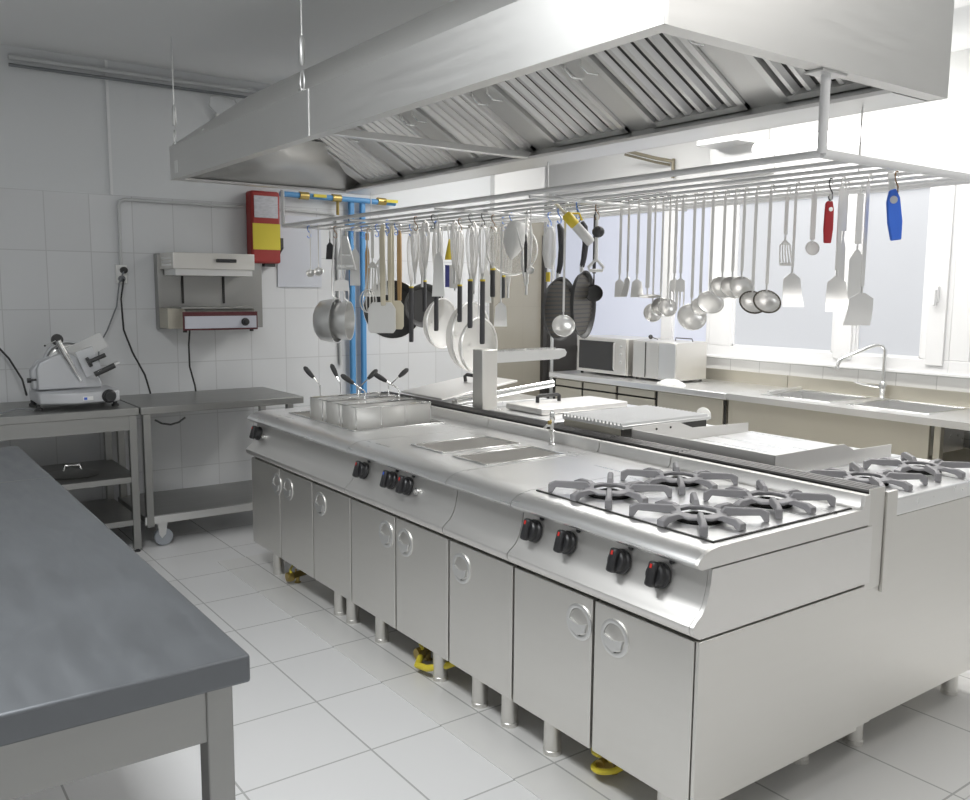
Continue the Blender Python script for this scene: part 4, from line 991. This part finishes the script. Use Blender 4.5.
# ---- left group
GL = 'spatulas and scrapers on the left of the rack'
utensil('slotted_spoon', 2.77,5.02,1.77, blade(.030,.055,.22,-.02,slots=4), 'white','white fan-shaped slotted spoon left of the scrapers','spoon', stemm='white', wid=.010, group=GL)
utensil('slotted_spoon', 2.90,5.15,1.80, blade(.030,.050,.24,-.02,slots=3), 'white','white slotted spoon right behind the fan-shaped one','spoon', stemm='white', wid=.008, group=GL)
utensil('wooden_spatula', 2.90,5.33,1.90, blade(.014,.016,.36,0), 'wood','wooden spatula hanging just left of the white slotted spoon','spatula', stemm='wood', wid=.012, th=.004, group=GL)
for i,(x,y,z,mm,l) in enumerate(((2.77,4.90,1.48,'cream','cream nylon spatula, left of the cream pair'),(2.90,5.03,1.475,'white','white nylon spatula between cream ones'),(2.77,4.80,1.48,'cream','cream nylon spatula just above the white square scraper'),
        (3.03,5.12,1.50,'wood','brown wooden stick left of the leftmost whisk'),(2.90,4.91,1.49,'wood','light wooden stick behind the leftmost whisk'))):
    t = thing('long_spatula', (x,y,z), l, 'spatula', 'long spatulas')
    m = MB(); hook_top(m, x, y, RZ-.03, .003); m.build('hook_end', 'chrome', t)
    m = MB().prism([(-.010,.0),(.010,.0),(.014,.2),(.012,RZ-.03-z),(-.012,RZ-.03-z),(-.014,.2)], 'x', -.004,.004).xf(Matrix.Translation((x-.011,y,z)) @ Matrix.Rotation(YAW,4,'Z'))
    m.build('stick', mm, t, bevel=.003)
t = thing('dough_scraper', (2.72,4.78,1.30), 'square white dough scraper with long cream handle', 'scraper')
m = MB().prism([(-.085,.02),(-.07,0),(.07,0),(.085,.02),(.085,.15),(.06,.19),(-.06,.19),(-.085,.15)], 'x', -.003,.003).xf(Matrix.Translation((2.70,4.80,1.305)) @ Matrix.Rotation(YAW,4,'Z')); m.build('blade','white',t, bevel=.004)
m = MB().prism([(-.014,.17),(.014,.17),(.012,.66),(-.012,.66)], 'x', -.006,.006).xf(Matrix.Translation((2.705,4.79,1.305)) @ Matrix.Rotation(YAW,4,'Z')); m.build('handle','cream',t, bevel=.003)
t = thing('dough_scraper', (2.80,4.70,1.32), 'cream dough scraper partly hidden behind the square white one', 'scraper')
m = MB().prism([(-.07,.02),(-.06,0),(.06,0),(.07,.02),(.07,.15),(.05,.18),(-.05,.18),(-.07,.15)], 'x', -.003,.003).xf(Matrix.Translation((2.80,4.84,1.325)) @ Matrix.Rotation(YAW,4,'Z')); m.build('blade','cream',t, bevel=.004)
m = MB().prism([(-.012,.17),(.012,.17),(.011,.65),(-.011,.65)], 'x', -.005,.005).xf(Matrix.Translation((2.80,4.84,1.325)) @ Matrix.Rotation(YAW,4,'Z')); m.build('handle','cream',t, bevel=.003)
# grater
t = thing('box_grater', (2.70,5.27,1.70), 'grey triangular grater hanging at the left of the rack', 'grater')
R = Matrix.Translation((2.70,5.27,1.70)) @ Matrix.Rotation(YAW,4,'Z')
MB().prism([(-.065,0),(.065,0),(.022,.22),(-.012,.22)], 'x', -.02,.02).xf(R).build('grater_plate','satin',t, bevel=.004)
MB().box(-.024,-.0205,-.05,.052,.015,.03).xf(R).build('raised_band','chrome',t); MB().box(-.024,-.0205,-.032,.034,.09,.10).xf(R).build('raised_band','chrome',t)
MB().tube([(0,0,.22),(0,0,.26)], .003, 6).xf(R).build('hanging_loop','chrome',t)
utensil('bench_knife', 2.64,5.36,1.90, blade(.02,.028,.11,0), 'greypl','dark rectangular bench knife just left of the grater','scraper', group=GL)
utensil('steel_scraper', 2.77,5.26,1.86, blade(.03,.034,.24,0), 'satin','long grey steel scraper between grater and wooden spatula','scraper', group=GL)
# saucepans hung by the handle
def saucepan(x, y, zc, r, dep, ang, label, ztop):
    t = thing('saucepan', (x,y,zc-r), label, 'saucepan', 'hanging steel saucepans')
    R = Matrix.Translation((x,y,zc)) @ Matrix.Rotation(ang,4,'Z')
    MB().lathe([(.0005,-dep),(r*.72,-dep),(r*.92,-dep*.8),(r,-dep*.35),(r,0),(r*1.03,.002),(r*.98,.001),(r*.97,-dep*.3),(r*.89,-dep*.78),(r*.7,-dep+.004),(.0005,-dep+.004)], (0,0,0), (1,0,0), 34).xf(R).build('bowl','satin',t)
    MB().tube([(-.01,0,r*.98),(-.03,0,r+.02),(-.035,0,r+.12),(-.01,0,ztop-zc)], [.008,.006,.006,.005], 8).xf(R).build('handle','utensil',t)
    return t
saucepan(2.66,5.33,1.365,.145,.13, -.85, 'left one of two steel saucepans hanging in front of the tiled wall', RZ-.03)
saucepan(2.72,5.27,1.365,.125,.11, -.75, 'right one of two steel saucepans, in front of the blue pipes', RZ-.03)
t = thing('frying_pan', (3.0,5.2,1.24), 'black frying pan hanging behind the white scrapers', 'frying pan')
R = Matrix.Translation((3.02,5.22,1.44)) @ Matrix.Rotation(YAW,4,'Z')
MB().lathe([(.0005,-.03),(.15,-.03),(.19,.01),(.195,.012),(.187,.01),(.148,-.026),(.0005,-.026)], (0,0,0), (-1,0,0), 40).xf(R).build('pan','blackpl',t)
MB().tube([(0,0,.19),(.0,0,.30),(.0,0,.50)], [.009,.011,.009], 8).xf(R).build('handle','greypl',t)
MB().tube([(-.008,.196*math.cos(2*PI*i/40),.196*math.sin(2*PI*i/40)) for i in range(40)], .003, 6, closed=True).xf(R).build('rim','utensil',t)
t = thing('frying_pan', (3.05,4.93,1.25), 'smaller black frying pan beside the leftmost whisk', 'frying pan')
R = Matrix.Translation((3.10,4.95,1.47)) @ Matrix.Rotation(YAW+.5,4,'Z')
MB().lathe([(.0005,-.03),(.11,-.03),(.14,.01),(.145,.012),(.137,.01),(.108,-.026),(.0005,-.026)], (0,0,0), (-1,0,0), 36).xf(R).build('pan','blackpl',t)
MB().tube([(0,0,.14),(.0,0,.28),(.0,0,.47)], [.009,.011,.009], 8).xf(R).build('handle','greypl',t)
utensil('sauce_ladle', 2.50,5.36,1.72, bowl(.030,-60,.6,.02), 'utensil','tiny ladle hanging leftmost on the rack','ladle', wid=.003, group='tiny ladles at the left end of the rack')
utensil('sauce_ladle', 2.50,5.24,1.73, bowl(.032,-60,.6,.02), 'utensil','tiny ladle second from the left on the rack','ladle', wid=.003, group='tiny ladles at the left end of the rack')
utensil('potato_masher', 2.64,5.20,1.66, fork(.05,.17,4), 'utensil','wire potato masher hanging over the saucepans','masher', wid=.004, group=GL)
t = thing('wire_strainer', (2.72,5.13,1.44), 'crumpled wire strainer ball between the saucepans', 'strainer')
for k in range(7):
    a = PI*k/7
    MB().tube([(2.73+.055*math.cos(2*PI*i/16)*math.cos(a), 5.03+.055*math.cos(2*PI*i/16)*math.sin(a), 1.50+.075*math.sin(2*PI*i/16)) for i in range(16)], .0022, 5, closed=True).build('wire_loop','utensil',t)
MB().tube([(2.73,5.03,1.57),(2.73,5.03,1.94),(2.76,5.03,1.975)], .003, 6).build('stem','utensil',t)
for x,y,m,l in ((2.50,5.40,'bluehook','blue S hook alone at the far left end of the rack'),(2.64,5.30,'brownhook','brown S hook left of the grater'),(2.77,5.30,'bluehook','blue S hook at the grater'),
                (2.77,5.17,'bluehook','blue S hook above the wooden spatula'),(2.77,4.98,'bluehook','blue S hook above the slotted spoon'),(2.77,4.84,'bluehook','blue S hook above the cream spatulas'),
                (2.77,4.74,'bluehook','blue S hook above the square scraper'),(2.64,4.62,'bluehook','blue S hook on the bar nearest the hood edge, left part'),(2.64,4.30,'brownhook','brown S hook on the near bar above the whisks'),
                (2.64,4.12,'greypl','dark S hook on the near bar above the whisks'),(3.03,5.25,'greypl','dark S hook above the black frying pan')):
    s_hook(x,y,m,l)

# ================================================================ RIGHT COUNTER
CX0, CX1 = 4.75, 5.445
rc = thing('drawer_counter', (5.1,4.62,0), 'beige steel counter with drawers below the corner window', 'counter')
MB().box(4.78,CX1,3.80,5.60,.12,.855).build('cabinet_body', 'steel_beige', rc)
MB().box(CX0,CX1,3.79,5.62,.858,.90).build('worktop', 'steel_top', rc, bevel=.004)
MB().box(5.425,CX1,3.79,5.62,.90,.985).build('backsplash', 'steel_beige', rc)
ys = [3.80,4.43,4.83,5.22,5.56]
MB().box(4.765,4.78,3.82,4.41,.16,.85).build('door', 'steel_beige', rc, bevel=.002)
for a,b in zip(ys[1:-1], ys[2:]):
    MB().box(4.765,4.78,a+.012,b-.012,.80,.848).build('drawer_rail', 'steel_beige', rc, bevel=.002)
    d = MB().box(4.762,4.78,a+.012,b-.012,.16,.785).build('drawer', 'steel_beige', rc, bevel=.003)
MB().box(4.7795,4.782,3.80,5.60,.14,.85).build('shadow_gap', 'dark', rc)
e = MB().lathe([(.001,.006),(.045,.006),(.062,.003),(.064,0)], (4.765,3.98,.735), (-1,0,0), 28, sx=.75).build('round_badge', 'white', rc)
sk = thing('sink_counter', (5.1,2.9,0), 'double-bowl steel sink counter below the white-framed window', 'sink')
sb = [(4.90,5.33,3.12,3.60),(4.90,5.33,2.50,2.98)]
top = MB(); plates(top, CX0, 5.425, 2.10, 3.785, [(4.897,5.333,2.497,2.983),(4.897,5.333,3.117,3.603)], .86, .90)
top.build('sink_top', 'steel_top', sk)
MB().box(5.425,CX1,2.10,3.785,.86,.985).build('backsplash', 'steel_beige', sk)
for (a,b,c_,d_) in sb:
    m = MB(); w = .003
    m.box(a,b,c_,d_,.66,.663); m.box(a-w,a,c_,d_,.66,.898); m.box(b,b+w,c_,d_,.66,.898); m.box(a-w,b+w,c_-w,c_,.66,.898); m.box(a-w,b+w,d_,d_+w,.66,.898)
    bo = m.build('bowl', 'steel_top', sk)
    MB().lathe([(.03,0),(.03,.003),(.002,.003)], ((a+b)/2,(c_+d_)/2,.663), (0,0,1), 18).build('drain', 'chrome', bo)
    rm = MB()
    for q in ((a-.014,a,c_-.014,d_+.014),(b,b+.014,c_-.014,d_+.014),(a,b,c_-.014,c_),(a,b,d_,d_+.014)): rm.box(*q,.90,.906)
    rm.build('bowl_rim', 'chrome', sk, bevel=.002)
MB().box(4.77,4.79,2.42,3.74,.14,.86).build('front_panel', 'steel_beige', sk)
MB().box(4.79,5.42,2.12,2.14,.14,.86).build('side_panel', 'steel_beige', sk)
for yy in (2.36,3.745): MB().box(4.775,4.815,yy,yy+.035,0,.86).build('leg', 'steel_beige', sk)
MB().box(5.36,5.40,2.14,3.745,0,.66).build('rear_panel', 'steel_beige', sk)
MB().tube([(4.98,3.62,.912),(5.40,3.66,.912)], .010, 8).build('top_ridge', 'satin', sk)
tp_ = thing('swan_neck_tap', (5.385,3.05,.90), 'tall chrome swan-neck tap between the two sink bowls', 'tap')
MB().lathe([(.028,0),(.028,.008),(.018,.014),(.018,.05),(.024,.06),(.024,.095),(.014,.11)], (5.385,3.05,.90), (0,0,1), 18).build('tap_body', 'chrome', tp_)
MB().tube([(5.385,3.05,1.0),(5.385,3.05,1.21),(5.375,3.06,1.235),(5.35,3.08,1.245),(5.32,3.10,1.238),(5.20,3.20,1.17),(5.165,3.23,1.14),(5.155,3.235,1.10)], .012, 10).build('spout', 'chrome', tp_)
MB().lathe([(.016,0),(.018,.012),(.014,.022)], (5.155,3.235,1.085), (0,0,1), 14).build('nozzle', 'chrome', tp_)
MB().tube([(5.37,3.07,.975),(5.33,3.15,.985),(5.30,3.20,1.0)], [.010,.009,.006], 8).build('lever', 'chrome', tp_)
# microwave
mw = thing('microwave_oven', (5.08,5.10,.90), 'steel microwave with dark glass door in the corner of the counter', 'microwave')
MB().box(4.93,5.30,4.89,5.46,.915,1.205).build('casing', 'steel', mw, bevel=.006)
MB().box(4.915,4.93,4.895,5.455,.918,1.202).build('door_frame', 'steel', mw, bevel=.004)
MB().box(4.911,4.9155,5.02,5.43,.945,1.175).build('door_window', 'darkglass', mw)
MB().tube([(4.90,5.005,.955),(4.893,5.005,.97),(4.893,5.005,1.155),(4.90,5.005,1.17)], .007, 8).build('door_handle', 'satin', mw)
for i in range(3): MB().lathe([(.012,0),(.012,.008),(.008,.01)], (4.913,4.945,1.14-.06*i), (-1,0,0), 12).build('button', 'satin', mw)
for xx in (4.95,5.27):
    for yy in (4.92,5.43): MB().lathe([(.012,0),(.012,.016)], (xx,yy,.90), (0,0,1), 10).build('foot', 'blackpl', mw)
bx = thing('steel_appliance', (5.08,4.4,.90), 'plain steel countertop appliance standing right of the microwave', 'appliance')
MB().box(4.94,5.28,4.40,4.84,.915,1.20).build('casing', 'steel', bx, bevel=.006)
MB().box(4.933,4.94,4.575,4.835,.925,1.19).build('front_panel', 'steel', bx, bevel=.002)
MB().box(4.933,4.94,4.405,4.570,.925,1.19).build('front_panel', 'satin', bx, bevel=.002)
MB().box(4.928,4.933,4.70,4.704,.925,1.19).build('panel_seam', 'dark', bx)
for xx in (4.96,5.25):
    for yy in (4.43,4.81): MB().lathe([(.012,0),(.012,.016)], (xx,yy,.90), (0,0,1), 10).build('foot', 'blackpl', bx)
MB().tube([(5.15,4.60,1.20),(5.15,4.60,1.222),(5.15,4.44,1.222),(5.15,4.43,1.20)], .004, 6).build('lid_handle', 'blackpl', bx)
t = thing('black_knob_tool', (5.06,4.66,1.20), 'small black-knobbed stick lying on the steel appliance', 'tool')
MB().tube([(5.06,4.76,1.222),(5.06,4.70,1.208)], .003, 6).build('stick','blackpl',t); MB().sphere((5.06,4.775,1.224), .018, 12).build('knob_end','blackpl',t)
t = thing('cloth', (4.86,4.33,.90), 'crumpled white cloth on the counter before the steel appliance', 'cloth')
m = MB(); n = 24
pr = []
m.lathe([(.0005,.038),(.04,.036),(.075,.022),(.095,.006),(.10,0.0),(.0005,0)], (4.855,4.36,.9005), (0,0,1), n, sx=.6, sy=1.3)
for i,v in enumerate(m.v): v.z = max(.9005, v.z + (.006*math.sin(i*1.7) if v.z > .903 else 0)); v.x += .006*math.sin(i*2.3)
m.build('folds','white',t)
# block standing for a steel panel, its dark reflection put into the colour
t = thing('corner_panel', (5.22,6.2,0), 'steel panel with its dark reflection painted in, far corner beyond the microwave', 'steel_panel')
MB().box(5.03,5.40,6.0,6.45,0,1.32).build('cabinet_body','slatd',t, bevel=.004)
MB().box(5.05,5.38,5.985,6.0,.1,1.30).build('door','slatd',t, bevel=.003)
tag(MB().tube([(5.075,5.97,.0),(5.075,5.97,2.4)], .016, 10).build('standpipe','conduit'), 'pale vertical pipe at the edge of the shaded end of the back wall', 'pipe')
struct('trim_3', MB().box(5.0,5.03,6.0,6.04,0,2.05), 'slatd')
# blind box over window 1
tag(MB().box(5.36,5.445,4.95,6.45,2.312,2.362).build('blind_box','grill'), 'dark blind box above the corner window', 'blind')
# duct and brackets high on right wall
t = thing('wall_duct', (5.3,4.25,2.45), 'grey duct box high on the wall behind the hood', 'duct')
MB().box(5.10,5.445,4.05,4.42,2.62,2.86).build('duct_box','satin',t, bevel=.004)
MB().box(5.30,5.445,4.0,4.46,2.42,2.62).build('duct_plate','satin',t)
t = thing('pipe_bracket', (5.3,5.0,2.5), 'brown metal wall bracket left of the grey duct box', 'bracket')
MB().tube([(5.2,5.25,2.70),(5.3,5.0,2.62),(5.42,4.93,2.60)], .014, 8).build('arm','beigemetal',t); MB().tube([(5.42,4.93,2.62),(5.42,4.93,2.47)], .014, 8).build('upright','beigemetal',t)
MB().tube([(5.25,5.30,2.68),(5.35,5.05,2.60),(5.44,4.98,2.58)], .010, 8).build('arm','beigemetal',t)

# ================================================================ LAMPS
lt = thing('tube_light', (5.22,3.3,2.5), 'bright white tube lamp on the wall above the windows', 'lamp')
MB().tube([(5.22,4.0,2.56),(5.22,3.97,2.56),(5.22,2.55,2.56),(5.22,2.52,2.56)], [.03,.05,.05,.03], 16).build('diffuser','lamp',lt)
MB().box(5.24,5.445,3.0,3.1,2.55,2.60).build('wall_arm','frame',lt); MB().box(5.24,5.445,3.5,3.6,2.55,2.60).build('wall_arm','frame',lt)
def area(name, loc, rot, sx, sy, power, col=(1,1,1)):
    l = bpy.data.lights.new(name, 'AREA'); l.shape = 'RECTANGLE'; l.size = sx; l.size_y = sy; l.energy = power; l.color = col
    o = bpy.data.objects.new(name, l); C.objects.link(o); o.location = loc; o.rotation_euler = rot; return o
def ceiling_fixture(x, y, sx, sy, label):
    t = thing('ceiling_light', (x,y,ZC-.06), label, 'lamp', 'ceiling light panels')
    MB().box(x-sx/2-.03,x+sx/2+.03,y-sy/2-.03,y+sy/2+.03,ZC-.05,ZC-.001).build('housing','frame',t, bevel=.005)
ceiling_fixture(4.15,3.6,.6,3.5,'ceiling light panel between hood and windows')
area('lamp_right', (4.15,3.6,ZC-.056), (0,0,0), .55, 3.4, 76, (1,.985,.96))
ceiling_fixture(.0,-.3,.6,1.2,'unseen ceiling light panel added as fill over the entrance side')  # unseen panel, added as fill light from the camera side
area('fill_front', (.0,-.3,ZC-.056), (0,0,0), .55, 1.1, 8, (1,.985,.96))
ceiling_fixture(2.75,.35,1.2,.6,'unseen ceiling light panel added in front of the hood to light its near face')  # unseen panel, added to brighten the near face of the hood
area('fill_near', (2.75,.35,ZC-.056), (0,0,0), 1.15, .55, 14, (1,.98,.95))
ceiling_fixture(.2,2.1,.6,2.0,'unseen ceiling light panel added over the left aisle to brighten it')  # unseen panel, added to brighten the aisle floor and island doors
area('fill_aisle', (.2,2.1,ZC-.056), (0,0,0), .55, 1.9, 64, (.97,.99,1))
w = bpy.data.worlds.new('world'); scn.world = w; w.use_nodes = True
w.node_tree.nodes['Background'].inputs[0].default_value = (.85,.9,1,1); w.node_tree.nodes['Background'].inputs[1].default_value = .6

# ================================================================ CAMERA
f_, yaw, pitch, roll, hgt = 880.69, .6292, -.1242, .0075, 1.5747
cam = bpy.data.cameras.new('camera'); co = bpy.data.objects.new('camera', cam); C.objects.link(co)
cam.sensor_fit = 'HORIZONTAL'; cam.sensor_width = 36; cam.lens = f_/970*36; cam.clip_start = .05
Fv = Vector((math.sin(yaw)*math.cos(pitch), math.cos(yaw)*math.cos(pitch), math.sin(pitch)))
Rv = Vector((math.cos(yaw), -math.sin(yaw), 0)); Uv = Rv.cross(Fv)
R2 = Rv*math.cos(roll)+Uv*math.sin(roll); U2 = -Rv*math.sin(roll)+Uv*math.cos(roll)
m = Matrix((R2, U2, -Fv)).transposed().to_4x4(); m.translation = Vector((0,0,hgt)); co.matrix_world = m
scn.camera = co
vs = scn.view_settings; vs.view_transform = 'Standard'; vs.look = 'None'; vs.exposure = 0.0; vs.gamma = 1; vs.use_curve_mapping = False
